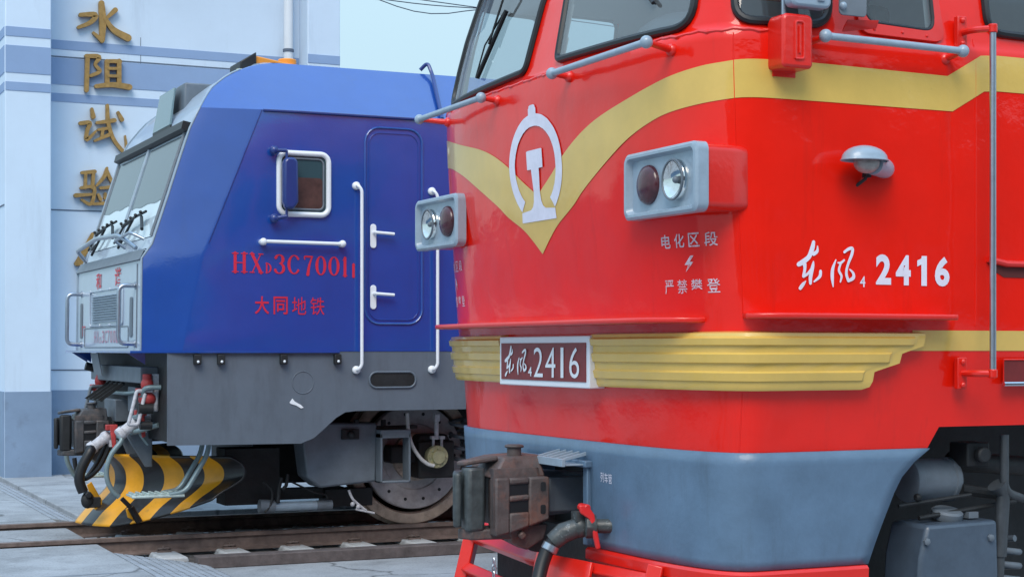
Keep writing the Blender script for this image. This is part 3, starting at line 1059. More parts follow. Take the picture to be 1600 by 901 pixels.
hw = [(2.672, .082), (2.668, .092), (2.65, .094), (2.575, .094), (2.573, .094), (2.572, .045), (2.55, .038), (2.45, .036), (2.40, .042), (2.375, .058), (2.36, .085), (2.352, .20), (2.300, .205), (2.298, .205)]
b.grid([[H_(t * w_, z, 0.0002) for t in (-1, -.5, 0, .5, 1)] for z, w_ in hw])
b.build('railway_emblem', WHITE, rl)

# ---- side lettering
b = MB()
M_ = lambda u, v, d=0: hull(s_of_x(u), v, 0.003 + d)
dongfeng(b, 4.305, 4.625, 1.885, 2.11, M_)
add_glyph(b, '4', (4.655, 4.685, 1.905, 1.955), M_, 0.012)
for i, ch in enumerate('2416'):
    u = 4.745 + i * 0.1135
    v0_, v1_ = 1.918 - 0.001 * i, 2.058 - 0.001 * i
    if ch == '1':
        b.add([M_(u + .034, v0_), M_(u + .066, v0_), M_(u + .066, v1_), M_(u + .036, v1_), M_(u + .034, v1_ - .012), M_(u + .010, v1_ - .022), M_(u + .010, v1_ - .050), M_(u + .034, v1_ - .040)], [(0, 1, 2, 3, 4, 7), (4, 5, 6, 7)])
    else:
        add_glyph(b, ch, (u, u + 0.086, v0_, v1_), M_, 0.04)
b.build('side_number', WHITE, rl)
def warning(sg):
    b = MB()
    fn = lambda u, v, d=0: hull(s_of_lat(sg * u) if abs(u) < 1.64 else sg * s_of_lat(1.64), v, 0.003)
    wm = mat('faint_white_stencil', (0.66, 0.50, 0.56), 0.55, var=0.25, vscale=60, dirt=(0.68, 0.05, 0.04), dscale=45, dlo=0.58, dhi=0.64)
    for row, zc in (('电化区段', 2.115), ('严禁攀登', 1.905)):
        b = MB()
        for i, ch in enumerate(row):
            k = i if sg > 0 else 3 - i
            u0 = 1.185 + k * 0.092
            bx = (u0, u0 + 0.066, zc - 0.030, zc + 0.034) if sg > 0 else (u0 + 0.066, u0, zc - 0.030, zc + 0.034)
            add_glyph(b, ch, bx, fn, 0.01 if ch in '电化区段' else 0.004)
        b.build('warning_lettering', wm, rl)
    b = MB()
    zg = [(1.375, 2.046), (1.335, 2.005), (1.358, 2.005), (1.34, 1.972), (1.392, 2.018), (1.368, 2.018), (1.395, 2.046)]
    b.add([fn(u, v) for u, v in zg], [(0, 1, 2, 5, 6), (2, 3, 4, 5)])
    return b.build('lightning_mark', wm, rl)
warning(1)
warning(-1)
b = MB()
fs_ = lambda u, v, d=0: hull(s_of_lat(u), v, 0.0245)
for i, ch in enumerate('列车管'):
    add_glyph(b, ch, (0.545 + i * 0.043, 0.582 + i * 0.043, 0.953 - i * 0.0015, 1.003 - i * 0.0015), fs_, 0.0)
b.build('pipe_lettering', WHITE, rl)

# ---- ribbed mustard band
prof = [(1.438, 0.002), (1.438, 0.045), (1.452, 0.052), (1.478, 0.052), (1.484, 0.062), (1.520, 0.066), (1.527, 0.054), (1.560, 0.052), (1.567, 0.064), (1.604, 0.066), (1.611, 0.054), (1.640, 0.052), (1.647, 0.064), (1.676, 0.066), (1.684, 0.052), (1.698, 0.046), (1.700, 0.002)]
def bend_end(z):
    st = [(1.438, 4.66), (1.452, 4.70), (1.478, 4.715), (1.52, 4.72), (1.527, 4.74), (1.535, 4.83), (1.56, 4.86), (1.604, 4.87), (1.611, 4.89), (1.618, 4.99), (1.70, 5.0)]
    return itp(z, st)
lat_p = 0.545
def band_piece(sa, sgn):
    b = MB()
    rows = []
    for z, o in prof:
        e = s_of_x(bend_end(z))
        r = []
        for t in srange(0, 0.962, 66) + [0.9715, 0.978, 0.985, 1.0]:
            s = sa + (e - sa) * t
            fl = max(0.0, min(1.0, (e - s - 0.055) / 0.012))
            oo = o if o <= 0.052 else 0.052 + (o - 0.052) * fl
            r.append(hull(sgn * s, z, oo + 0.0008 * math.sin(37 * s + 9 * z)))
        r.append(hull(sgn * (e + 0.002), z, 0.0005))
        rows.append(r)
    b.grid(rows)
    b.grid([[r[0] for r in rows], [hull(sgn * sa, z, 0.0) for z, o in prof]])
    return b.build('ribbed_band', GOLD, rl, angle=28)
band_piece(s_of_lat(lat_p), 1)
band_piece(s_of_lat(lat_p), -1)

# ---- number plate on the nose
pl = MB()
px_ = 3.835
pl.box((px_ + 0.03, RY - 0.02, 1.555), (0.09, 1.085, 0.265))
plate = pl.build('number_plate', WFRAME, rl, bevel=0.006)
b = MB()
b.box((px_ - 0.0165, RY - 0.02, 1.553), (0.006, 1.02, 0.198))
b.build('plate_field', PLATE, plate)
b = MB()
F_ = lambda u, v, d=0: (px_ - 0.0225 - d, RY - 0.02 - u, v)
dongfeng(b, -0.46, -0.165, 1.468, 1.636, F_)
add_glyph(b, '4', (-0.155, -0.11, 1.475, 1.525), F_, 0.01)
add_glyph(b, '2', (-0.085, 0.025, 1.472, 1.628), F_, -0.004)
add_glyph(b, '4', (0.055, 0.175, 1.472, 1.628), F_, -0.004)
b.add([F_(0.235, 1.472), F_(0.268, 1.472), F_(0.268, 1.628), F_(0.235, 1.628)], [(0, 1, 2, 3)])
add_glyph(b, '6', (0.335, 0.445, 1.472, 1.628), F_, -0.004)
b.build('plate_number', WFRAME, plate)

# ---- footboards above the band
def footboard(pts_in, z, name):
    """pts (s, outward) along the hull"""
    b = MB()
    inner = [hull(s, z, -0.02) for s, o in pts_in]
    outer = [hull(s, z, o) for s, o in pts_in]
    for p in inner + outer:
        p.z = z
    n = len(inner)
    vs = inner + outer
    b.grid([inner, outer])
    o = b.build(name, REDM, rl, solid=0.026, bevel=0.009, angle=45)
    return o
def arc_o(s0, s1, o, n=40, e0=0.06, e1=0.06):
    out = []
    for t in srange(0, 1, n):
        k = 1.0
        if t < e0: k = math.sqrt(max(0, 1 - (1 - t / e0) ** 2))
        if t > 1 - e1: k = math.sqrt(max(0, 1 - (1 - (1 - t) / e1) ** 2))
        out.append((s0 + (s1 - s0) * t, -0.01 + (o + 0.01) * k))
    return out
footboard(arc_o(s_of_lat(-1.55), s_of_lat(1.44), 0.175, 60, 0.12, 0.10), 1.752, 'footboard')
footboard(arc_o(s_of_lat(1.60), s_of_x(5.16), 0.12, 40, 0.22, 0.015), 1.768, 'footboard')
footboard(arc_o(-s_of_lat(1.60), -s_of_x(5.16), 0.12, 40, 0.22, 0.015), 1.768, 'footboard')
# the weld bead along the ridge under the windscreens
b = MB()
pts = [hull(s, 3.046 + 0.004 * math.sin(31 * s) + 0.003 * math.sin(77 * s), 0.0) for s in srange(-SQ + .05, SQ + 0.0, 160)]
b.tube(pts, [0.007 + 0.003 * abs(math.sin(53 * i)) for i in range(len(pts))], 6)
b.build('weld_seam', REDM, rl)

# vertical plate joints where the nose meets the sides
for sg in (1, -1):
    for x, z0, z1 in ((4.13, 1.78, 3.03), (4.13, 1.16, 1.42), (5.33, 1.73, 3.1)):
        b = MB()
        b.tube([hull(sg * s_of_x(x) if x > 4.25 else sg * s_of_lat(1.605), z0 + (z1 - z0) * t / 12, 0.0) for t in range(13)], 0.0032, 6)
        b.build('plate_joint', RED, rl)
# ---- windows
def hull_pane(outline, gl, name, gasket=0.020, off=0.012, frame_mat=BLACK, latm=True, rivets=False):
    """outline in (s,z)"""
    outline = fine_outline(outline)
    cu = sum(p[0] for p in outline) / len(outline)
    cv = sum(p[1] for p in outline) / len(outline)
    b = MB()
    rings = []
    for k in [1.0 - 0.98 * i / 26 for i in range(27)]:
        rings.append([hull(cu + (p[0] - cu) * k, cv + (p[1] - cv) * k, off) for p in outline])
    n = len(outline)
    rows = [r + [r[0]] for r in rings]
    b.grid(rows)
    o = b.build(name, gl, rl, angle=70)
    b = MB()
    pts = [hull(p[0], p[1], off - 0.004) for p in outline]
    b.tube(pts, gasket, 8, closed=True)
    b.build('window_seal', frame_mat, o)
    return o
def lat_outline(c, r):
    return [(s_of_lat(u), v) for u, v in quad_outline(c, r, 6)]
for sg in (1, -1):
    o = [(sg * a, z) for a, z in WIN_F]
    wn = hull_pane(o, GL_W, 'windscreen')
    # wiper
    b = MB()
    if sg < 0:
        pv, tp, bt = (-0.62, 3.62), (-0.66, 3.52), (-0.86, 3.17)
    else:
        pv, tp, bt = (0.62, 3.75), (0.66, 3.60), (1.16, 3.23)
    q = lambda p, d: hull(s_of_lat(p[0]), p[1], d)
    b.tube([q(tp, 0.035), q(bt, 0.035)], 0.010, 6)
    b.tube([q(tp, 0.022), q(bt, 0.022)], 0.005, 6)
    mid = ((tp[0] + bt[0]) / 2, (tp[1] + bt[1]) / 2)
    b.tube([q((pv[0], 3.86), 0.05), q(((pv[0] + mid[0]) / 2, (3.86 + mid[1]) / 2), 0.065), q(mid, 0.045)], 0.007, 6)
    b.tube([q((tp[0] + sg * .04, tp[1]), 0.03), q((mid[0] + sg * .05, mid[1]), 0.05), q(bt, 0.04)], 0.005, 6)
    b.build('wiper', BLACK, wn)
zf = lambda pts: [(s_of_x(x), z) for x, z in pts]
# corner window, framed sash and side window (viewer's side and, mirrored, the far side)
for sg in (1, -1):
    oc = [(sg * s, z) for s, z in WIN_C]
    hull_pane(oc, GL_D, 'corner_window')
    oc = [(sg * s, z) for s, z in WIN_S]
    o = hull_pane(oc, GL_D, 'side_window', gasket=0.012, off=0.012, frame_mat=BLACK)
    # riveted red frame
    b = MB()
    big = quad_outline([(s_of_x(4.655), 3.075), (s_of_x(5.145), 3.058), (s_of_x(5.145), 3.77), (s_of_x(4.655), 3.78)], 0.07, 6)
    small = quad_outline([(s_of_x(4.70), 3.13), (s_of_x(5.09), 3.115), (s_of_x(5.09), 3.72), (s_of_x(4.70), 3.73)], 0.06, 6)
    n = len(big)
    rows = []
    for of, src in ((0.001, big), (0.016, big), (0.018, small), (0.006, small)):
        r = [hull(sg * p[0], p[1], of) for p in src]
        rows.append(r + [r[0]])
    b.grid(rows)
    for x, z in ((4.74, 3.095), (4.90, 3.092), (5.04, 3.086)):
        b.ball(hull(sg * s_of_x(x), z, 0.018), 0.007, 8, 5)
    b.build('window_frame', REDM, o, angle=30)
    oc = [(sg * s, z) for s, z in WIN_R]
    hull_pane(oc, GL_D, 'side_window')

# ---- hand rails with ball ends
def rail_bar(a, c, foot_a, foot_c, r=0.017, br=0.030, name='handrail', bar=LGREY, foot=REDM):
    b = MB()
    a, c = Vector(a), Vector(c)
    b.cyl(a, c, r, 14)
    d = (c - a).normalized()
    b.ball(a, br, 14, 10)
    b.ball(c, br, 14, 10)
    o = b.build(name, bar, rl, angle=60)
    for p, f in ((a, foot_a), (c, foot_c)):
        q = MB()
        q.tube([p, f], [0.013, 0.018], 12)
        f_ = Vector(f)
        q.ball(f_, 0.03, 10, 6)
        q.build('handrail_bracket', foot, o, angle=60)
    return o
for sg in (1, -1):
    s1, s2 = s_of_lat(0.44) * sg, s_of_lat(1.40) * sg
    A_ = hull(s1, 3.0, 0.10); C_ = hull(s2, 3.0, 0.10)
    C_.x = A_.x + 0.01; C_.y = RY - sg * 1.385
    rail_bar(A_, C_, hull(s1, 2.99, 0.0), hull(s_of_lat(1.33) * sg, 2.985, 0.0))
    A_ = Vector((4.395, RY - sg * 1.75, 3.022)); C_ = Vector((5.17, RY - sg * 1.75, 3.012))
    rail_bar(A_, C_, (4.36, RY - sg * 1.64, 3.0), (5.15, RY - sg * 1.64, 2.99))
    # tall door post
    b = MB()
    yp = RY - sg * 1.80
    b.cyl((5.305, yp, 3.115), (5.305, yp, 1.505), 0.0155, 14)
    o = b.build('door_handrail', STEEL, rl, angle=60)
    for z in (3.12, 1.505):
        q = MB()
        up = 1 if z > 2 else -1
        q.tube(bend([(5.24, RY - sg * 1.65, z), (5.245, RY - sg * 1.74, z), (5.305, yp, z)], 0.04), 0.016, 10)
        q.cyl((5.305, yp, z - 0.02), (5.305, yp, z + 0.02), 0.022, 12)
        q.box((5.235, RY - sg * 1.655, z), (0.055, 0.03, 0.15))
        for dz in (-.055, .055):
            q.ball((5.235, RY - sg * 1.672, z + dz), 0.014, 8, 5)
        q.build('handrail_bracket', REDM, o, bevel=0.004)

# ---- twin headlights in red boxes
def headlight(sg):
    yc = RY - sg * 1.345
    xf = 3.765
    zc = 2.378
    hw_, hh = 0.335, 0.155
    b = MB()
    ring = rrect(-hw_ + .02, hw_ - .012, -hh + .012, hh - .008, 0.035, 5)
    rows = []
    for x, k, cut in ((xf + 0.05, 1.0, 0.0), (xf + 0.20, 1.0, 0.012), (xf + 0.29, 0.99, 0.03), (xf + 0.37, 0.97, 0.09), (xf + 0.62, 0.86, 0.30)):
        rows.append([(x, yc - sg * (u * k - (cut if u > 0 else 0)), zc + v * k) for u, v in ring])
    b.grid([r + [r[0]] for r in rows])
    o = b.build('headlight', REDM, rl, angle=40)
    # pale grey rim, dished front
    b = MB()
    R_ = lambda h1, h2, r: rrect(-h1, h1, -h2, h2, r, 6)
    rows = []
    for x, h1, h2, r in ((xf + 0.062, hw_, hh, .04), (xf + 0.01, hw_, hh, .04), (xf, hw_ - .012, hh - .012, .035), (xf, hw_ - .030, hh - .024, .03), (xf + 0.03, hw_ - .045, hh - .036, .025), (xf + 0.032, 0.01, 0.01, .004)):
        rr = [(x, yc - sg * u, zc + v) for u, v in R_(h1, h2, r)]
        rows.append(rr + [rr[0]])
    b.grid(rows)
    rim = b.build('headlight_rim', LGREY, o, angle=35)
    for k, (u, nm, m, rad) in enumerate(((-0.135, 'tail_lamp', LENSR, 0.092), (0.125, 'lamp_reflector', REFL, 0.092))):
        c = (xf + 0.032, yc - sg * u, zc + 0.0)
        b = MB()
        if nm == 'tail_lamp':
            b.lathe([(rad, 0), (rad, .010), (rad * .93, .022), (rad * .7, .034), (rad * .35, .041), (0.004, .043)], c, (-1, 0, 0), 32)
            b.build(nm, m, rim, angle=60)
        else:
            b.lathe([(rad, .0), (rad, .030), (rad * .95, .033), (rad * .91, .028), (rad * .75, .015), (rad * .5, .007), (rad * .25, .004), (0.004, .003)], c, (-1, 0, 0), 32)
            rf = b.build(nm, m, rim, angle=60, fixn=False)
            b = MB()
            b.ball((c[0] - .012, c[1], c[2]), 0.017, 12, 8)
            b.tube([(c[0] - .031, c[1] + rad * .97 * math.cos(a), c[2] + rad * .97 * math.sin(a)) for a in [2 * PI * q / 28 for q in range(28)]], 0.006, 6, closed=True)  # grey ring paints shading round the reflector's edge
            b.build('bulb_rim_shade', MIDGREY, rf, angle=60)
    return o
headlight(1)
headlight(-1)

# ---- hooded marker lamp on the side
yS = RY - 1.65
b = MB()
b.tube([(4.80, yS + .03, 2.452), (4.785, yS - 0.02, 2.452), (4.77, yS - 0.03, 2.453), (4.66, yS - 0.095, 2.46)], [0.040, 0.043, 0.046, 0.048], 18)
lampo = b.build('marker_lamp', LGREY, rl, angle=50)
b = MB()
vs = []
rows = []
for i in range(7):
    th = PI / 2 * i / 6
    rows.append([(4.605 + 0.115 * math.sin(th) * math.cos(a), yS - 0.105 + 0.075 * math.sin(th) * math.sin(a), 2.478 + 0.062 * math.cos(th)) for a in [2 * PI * k / 24 for k in range(25)]])
rows.append([(4.605 + 0.122 * math.cos(a), yS - 0.105 + 0.082 * math.sin(a), 2.472) for a in [2 * PI * k / 24 for k in range(25)]])
b.grid(rows)
b.build('lamp_hood', LGREY, lampo, solid=0.004, angle=60)
b = MB()
b.ball((4.62, yS - 0.10, 2.465), 0.062, 16, 10, (1.05, .85, .8))
b.build('lamp_glass', mat('dusty_lamp_glass', (0.30, 0.28, 0.26), 0.3, var=0.3, vscale=30, coat=0.3), lampo, angle=60)
b = MB()
b.tube([(4.66, yS - .06, 2.44), (4.665, yS - .03, 2.40), (4.64, yS + .005, 2.37)], 0.008, 8)
b.box((4.665, yS - 0.04, 2.415), (0.03, 0.03, 0.02))
b.build('lamp_wiring', DARK, lampo)

# ---- red washer bottle box, mirror housing, wind deflector
b = MB()
yb = RY - 1.665
ol = rrect(4.155, 4.315, 2.865, 3.105, [0.02, 0.02, 0.03, 0.03], 5)
b.prism([(x, yb + 0.03, z) for x, z in ol], (0, -0.135, 0))
bx_ = b.build('red_canister', REDM, rl, bevel=0.014)
b = MB()
rib = bend([(4.218, yb - 0.107, 2.905), (4.218, yb - 0.107, 3.07), (4.262, yb - 0.107, 3.07), (4.262, yb - 0.107, 2.905), (4.218, yb - 0.107, 2.905)], 0.015)
b.tube(rib, 0.006, 8)
b.tube([(4.24, yb - 0.107, 2.93), (4.24, yb - 0.107, 3.05)], 0.006, 8)
b.build('canister_rib', REDM, bx_)
b = MB()
b.box((4.235, yb + 0.03, 2.855), (0.12, 0.05, 0.03))
b.build('canister_bracket', REDM, bx_)
b = MB()
b.cyl((4.20, yb - 0.04, 3.10), (4.20, yb - 0.04, 3.24), 0.011, 10)
b.build('mirror_rod', STEEL, bx_)
b = MB()
ol = rrect(4.19, 4.40, 3.135, 3.42, 0.03, 5)
b.prism([(x, yb - 0.055, z) for x, z in ol], (0, -0.07, 0))
mo = b.build('mirror_housing', LGREY, rl, bevel=0.012)
b = MB()
b.box((4.34, yb - 0.128, 3.175), (0.035, 0.012, 0.022))
b.cyl((4.30, yb - 0.127, 3.215), (4.40, yb - 0.127, 3.215), 0.004, 6)
b.build('housing_catch', STEEL, mo, bevel=0.003)
b = MB()
ol = rrect(4.475, 4.625, 3.125, 3.46, 0.02, 4)
b.prism([(x, yb - 0.07, z) for x, z in ol], (0, -0.010, 0))
wd = b.build('wind_deflector', mat('smoked_plastic', (0.16, 0.18, 0.21), 0.25, coat=0.4, var=0.2), rl, bevel=0.003)
b = MB(); b.ball((4.49, yb - 0.085, 3.165), 0.018, 10, 7); b.build('deflector_knob', LGREY, wd)
b = MB(); b.prism([(4.56, yb + 0.02, 3.07), (4.70, yb - 0.05, 3.085), (4.70, yb - 0.06, 3.10), (4.56, yb - 0.01, 3.10)], (0, -0.01, 0.02)); b.build('deflector_bracket', REDM, wd, bevel=0.003)

# ---- recesses on the side: door sill lip and foot hole
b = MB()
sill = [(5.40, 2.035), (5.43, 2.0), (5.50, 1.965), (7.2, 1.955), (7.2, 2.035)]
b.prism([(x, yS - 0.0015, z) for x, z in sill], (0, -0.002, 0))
b.build('sill_shade', mat('sill_shade_paint', (0.10, 0.012, 0.010), 0.7), rl)  # flat dark sheet: the shade under the sill lip put into the colour
b = MB()
b.tube([(5.395, yS - .01, 2.05), (5.5, yS - .018, 2.03), (7.2, yS - .018, 2.022)], 0.016, 8)
b.build('door_sill', REDM, rl)
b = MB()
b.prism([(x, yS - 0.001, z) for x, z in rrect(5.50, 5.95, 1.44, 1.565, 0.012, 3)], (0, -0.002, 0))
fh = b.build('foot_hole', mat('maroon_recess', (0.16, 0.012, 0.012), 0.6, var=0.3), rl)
b = MB(); b.cyl((5.49, yS - .012, 1.452), (5.96, yS - .012, 1.452), 0.012, 10); b.build('foot_bar', CHROME, fh)
b = MB(); b.tube([(5.495, yS - .006, 1.44), (5.495, yS - .006, 1.57), (5.96, yS - .006, 1.57)], 0.004, 8); b.build('hole_rim', REDM, fh)

# ---- blue-grey skirt with the coupler opening, red rim
def smax(z):
    return s_of_x(itp(z, [(0.53, 4.765), (0.62, 4.785), (0.75, 4.83), (0.9, 4.89), (1.0, 4.93), (1.08, 5.0), (1.15, 5.10)]))
zs_ = [0.615, 0.66, 0.72, 0.80, 0.88, 0.95, 1.02, 1.09, 1.152]
lo = s_of_lat(0.40)
cols = [-1 + i / 40 for i in range(81)]
b = MB()
rows = []
for z in zs_:
    m_ = smax(z)
    r = []
    for t in cols:
        if abs(t) <= 0.2:
            s = t / 0.2 * lo
        else:
            s = math.copysign(lo + (abs(t) - 0.2) / 0.8 * (m_ - lo), t)
        r.append(hull(s, z, 0.012))
    rows.append(r)
ci = lambda j: abs(cols[j]) < 0.2001 and abs(cols[j + 1]) < 0.2001
b.grid(rows, skip=lambda i, j: i < 6 and ci(j))
b.build('skirt', SKIRT, rl, solid=0.02, angle=50)
def rim(s0, s1, n, nm='skirt_rim'):
    b = MB()
    rows = []
    for z, o in ((0.612, 0.012), (0.612, 0.032), (0.60, 0.045), (0.555, 0.047), (0.542, 0.036), (0.542, 0.010)):
        rows.append([hull(s, z, o) for s in srange(s0, s1, n)])
    b.grid(rows)
    return b.build(nm, REDM, rl, angle=35)
rim(lo, smax(0.56), 50)
rim(-smax(0.56), -lo, 50)
# frame of the opening, step treads above it
b = MB()
for l in (0.40, -0.40):
    p = hull(s_of_lat(l), 0.82, 0.03)
    b.box((p.x + 0.01, p.y, 0.82), (0.05, 0.05, 0.40))
b.box((hull(0, 1.03, 0).x - 0.01, RY, 1.035), (0.10, 0.84, 0.035))
b.build('coupler_frame', SKIRT, rl, bevel=0.006)
b = MB()
xg = hull(0, 1.06, 0).x
for i in range(5):
    y = RY - 0.05 - i * 0.075
    b.prism([(xg - 0.17, y, 1.045), (xg - 0.02, y, 1.075), (xg - 0.02, y, 1.095), (xg - 0.17, y, 1.06)], (0, -0.012, 0))
b.box((xg - 0.175, RY - 0.20, 1.045), (0.02, 0.42, 0.04))
b.box((xg - 0.10, RY - 0.20, 1.032), (0.16, 0.40, 0.008))
b.build('step_grating', LGREY, rl, bevel=0.002)
b = MB()
b.box((4.75, RY, 0.82), (1.3, 0.78, 0.42))
b.build('draft_gear', DARK, rl)

# ---- knuckle coupler (shared builder; the blue locomotive wears the same)
def coupler(parent, xf, yc, zc, m_head, m_kn, m_shank, k=1.0):
    L = lambda dx, dy, dz: (xf + dx * k, yc + dy * k, zc + dz * k)
    b = MB()
    ol = [(0.16, -0.235), (0.47, -0.20), (0.52, -0.12), (0.52, 0.12), (0.42, 0.24), (0.26, 0.27), (0.20, 0.20), (0.20, 0.14), (0.24, 0.02), (0.19, -0.10)]
    hs_ = [(-0.165, 1.0), (-0.14, 1.03), (0.10, 1.03), (0.165, 0.94)]
    rows = []
    for dz, sc_ in hs_:
        r = [L(0.3 + (x - 0.3) * sc_, y * sc_, dz) for x, y in ol]
        rows.append(r + [r[0]])
    b.grid(rows)
    n_ = len(ol)
    b.add(rows[0][:-1], [tuple(range(n_))])
    b.add(rows[-1][:-1], [tuple(range(n_))])
    head = b.build('coupler', m_head, parent, bevel=0.018 * k, angle=40)
    # side face: shoulder and a cast lattice round two openings
    b = MB()
    b.prism([L(0.165, -0.22, 0.11), L(0.26, -0.16, 0.225), L(0.50, -0.13, 0.235), L(0.505, -0.20, 0.11)], (0, 0.30 * k, 0))
    yo = -0.205
    def bar(u0, u1, v0, v1, w_=0.09):
        b.prism([L(u0, yo - .05, v0[0]), L(u1, yo - .05, v0[1]), L(u1, yo - .05, v1[1]), L(u0, yo - .05, v1[0])], (0, w_ * k, 0))
    bar(0.165, 0.255, (-0.215, -0.20), (0.115, 0.115))
    bar(0.375, 0.505, (-0.165, -0.13), (0.115, 0.115))
    bar(0.252, 0.378, (0.075, 0.078), (0.114, 0.114))
    bar(0.252, 0.378, (-0.022, -0.015), (0.012, 0.018))
    bar(0.252, 0.378, (-0.20, -0.165), (-0.085, -0.082))
    b.build('coupler_lattice', m_head, head, bevel=0.012 * k)
    b = MB()
    b.box(L(0.315, yo + .003, -0.04), (0.15 * k, 0.08 * k, 0.25 * k))  # black block behind the openings paints the shade of their depth
    b.build('opening_shade', BLACK, head)
    b = MB()
    for v in (0.06, -0.07):
        b = MB()
        b.prism([L(u, yo - .052, v_) for u, v_ in rrect(0.445, 0.478, v - 0.026, v + 0.026, 0.01, 3)], (0, 0.01 * k, 0))
        b.build('coupler_hole', DARK, head)
    b = MB()
    b.prism([L(u, dy, -0.19) for u, dy in ((0.03, -0.13), (0.045, -0.16), (0.135, -0.165), (0.15, -0.13), (0.14, -0.02), (0.06, 0.0))], (0, 0, 0.36 * k))
    b.prism([L(0.0, -0.02, -0.14), L(0.06, 0.12, -0.14), L(0.16, 0.14, -0.14), L(0.18, 0.0, -0.14)], (0, 0, 0.28 * k))
    b.prism([L(-0.02, -0.06, -0.17), L(-0.01, -0.10, -0.17), L(0.025, -0.10, -0.17), L(0.03, -0.04, -0.17)], (0, 0, 0.31 * k))
    b.build('knuckle', m_kn, head, bevel=0.014 * k)
    b = MB()
    b.prism([L(0.02, -0.04, -0.24), L(0.06, -0.15, -0.24), L(0.34, -0.19, -0.24), L(0.36, 0.1, -0.24)], (0, 0, 0.06 * k))
    b.build('knuckle_guard', m_head, head, bevel=0.01 * k)
    b = MB()
    b.prism([L(0.03, 0.0, 0.17), L(0.05, -0.10, 0.18), L(0.24, -0.12, 0.205), L(0.26, 0.1, 0.2)], (0, 0, 0.03 * k))
    b.build('knuckle_guard', m_head, head, bevel=0.01 * k)
    b = MB()
    b.cyl(L(0.36, -0.08, 0.16), L(0.36, -0.08, 0.285), 0.042 * k, 14)
    b.lathe([(.05, 0), (.052, .012), (.04, .016)], L(0.36, -0.08, 0.275), (0, 0, 1), 14)
    b.build('lock_pin', m_head, head, bevel=0.006 * k)
    b = MB()
    b.tube([L(0.45, 0, 0), L(0.75, 0, 0), L(1.3, 0, 0)], [0.15 * k, 0.125 * k, 0.12 * k], 16)
    b.box(L(0.80, -0.12, 0.0), (0.5 * k, 0.06 * k, 0.2 * k))
    b.build('coupler_shank', m_shank, head, bevel=0.01)
    b = MB()
    b.prism([L(0.26, -0.20, -0.16), L(0.52, -0.20, -0.16), L(0.50, -0.19, -0.25), L(0.40, -0.17, -0.31), L(0.30, -0.18, -0.26)], (0, 0.12 * k, 0))
    b.cyl(L(0.33, -0.22, -0.20), L(0.36, -0.22, -0.23), 0.02 * k, 10)
    b.build('lifting_lug', m_head, head, bevel=0.01 * k)
    return head
coupler(rl, 3.31, RY, 0.86, IRON, IRONG, MIDGREY, 0.90)

# ---- brake pipe: bracket, angle cock with red handle, hose
yh = RY - 0.50
b = MB()
b.tube([(3.96, yh - 0.10, 0.735), (3.84, yh - 0.03, 0.735)], 0.036, 14)
b.lathe([(.058, 0), (.06, .006), (.06, .05), (.05, .056)], (3.86, yh - .055, 0.735), (-.95, .35, 0), 8)
b.ball((3.80, yh, 0.73), 0.056, 14, 10)
b.tube([(3.80, yh, 0.73), (3.72, yh + 0.03, 0.70), (3.67, yh + 0.05, 0.655)], [0.05, 0.052, 0.046], 14)
b.box((3.79, yh - 0.01, 0.785), (0.06, 0.06, 0.05))
ck = b.build('angle_cock', IRONG, rl, angle=45)
b = MB()
b.prism([(3.755, yh - 0.06, 0.845), (3.80, yh - 0.06, 0.85), (3.835, yh - 0.07, 0.80), (3.862, yh - 0.09, 0.63), (3.838, yh - 0.09, 0.625), (3.81, yh - 0.07, 0.775), (3.765, yh - 0.06, 0.805)], (0, -0.022, 0))
b.cyl((3.80, yh, 0.83), (3.80, yh - 0.085, 0.83), 0.02, 10)
b.build('cock_handle', mat('bright_red_handle', (0.66, 0.02, 0.018), 0.35, coat=0.3, var=0.1), ck, bevel=0.007)
b = MB()
b.tube([Vector(p) for p in ((3.685, yh + 0.045, 0.67), (3.64, yh + 0.06, 0.60), (3.59, yh + 0.04, 0.48), (3.545, yh - 0.02, 0.34), (3.50, yh - 0.10, 0.18))], 0.036, 14, smooth=6)
hz_ = b.build('brake_hose', BLACK, rl, angle=60)
b = MB(); b.lathe([(.038, 0), (.044, .004), (.044, .035), (.038, .04)], (3.668, yh + .05, 0.645), (-.45, .12, -.85), 14); b.build('hose_clamp', STEEL, hz_)

# ---- red pilot under the coupler
PLAN = [(1.08, 3.90), (0.55, 3.84), (0.0, 3.77), (-0.55, 3.84), (-1.08, 3.90)]
def pilot_pt(l, z):
    x = itp(l, sorted(PLAN))
    return Vector((x - 0.10 * (0.5 - z) / 0.4, RY + l, z))
b = MB()
for z in (0.515, 0.33, 0.15):
    b.tube([pilot_pt(l, z) for l in srange(-1.08, 1.08, 16)], 0.044, 4)
b.build('pilot_bar', REDM, rl, bevel=0.008, angle=30)
for l in (1.08, -1.08):
    b = MB()
    p, q = pilot_pt(l, 0.60), pilot_pt(l, 0.06)
    b.tube([p + Vector((-.012, 0, 0)), q + Vector((-.012, 0, 0))], 0.055, 4)
    b.build('pilot_post', REDM, rl, bevel=0.008, angle=30)
b = MB()
rows = []
for z in (0.565, 0.45, 0.3, 0.15, 0.06):
    w0 = -0.46 - (0.565 - z) * 0.15
    rows.append([pilot_pt(l, z) + Vector((-0.055 - 0.05 * (0.565 - z), 0, 0)) for l in (w0 + .34, w0 + .25, w0 + .15, w0 + .05, w0 - .10, w0 - .16)])
b.grid(rows)
pp = b.build('pilot_plate', REDM, rl, solid=0.02, bevel=0.005)
b = MB()
for k in (0, 1, 2):
    b.tube([pilot_pt(-0.36 - .06 * k, 0.44) + Vector((-.066, 0, 0)), pilot_pt(-0.39 - .065 * k, 0.16) + Vector((-.082, 0, 0))], 0.008, 6)
b.build('plate_groove', mat('dark_red_groove', (0.25, 0.02, 0.02), 0.6), pp)
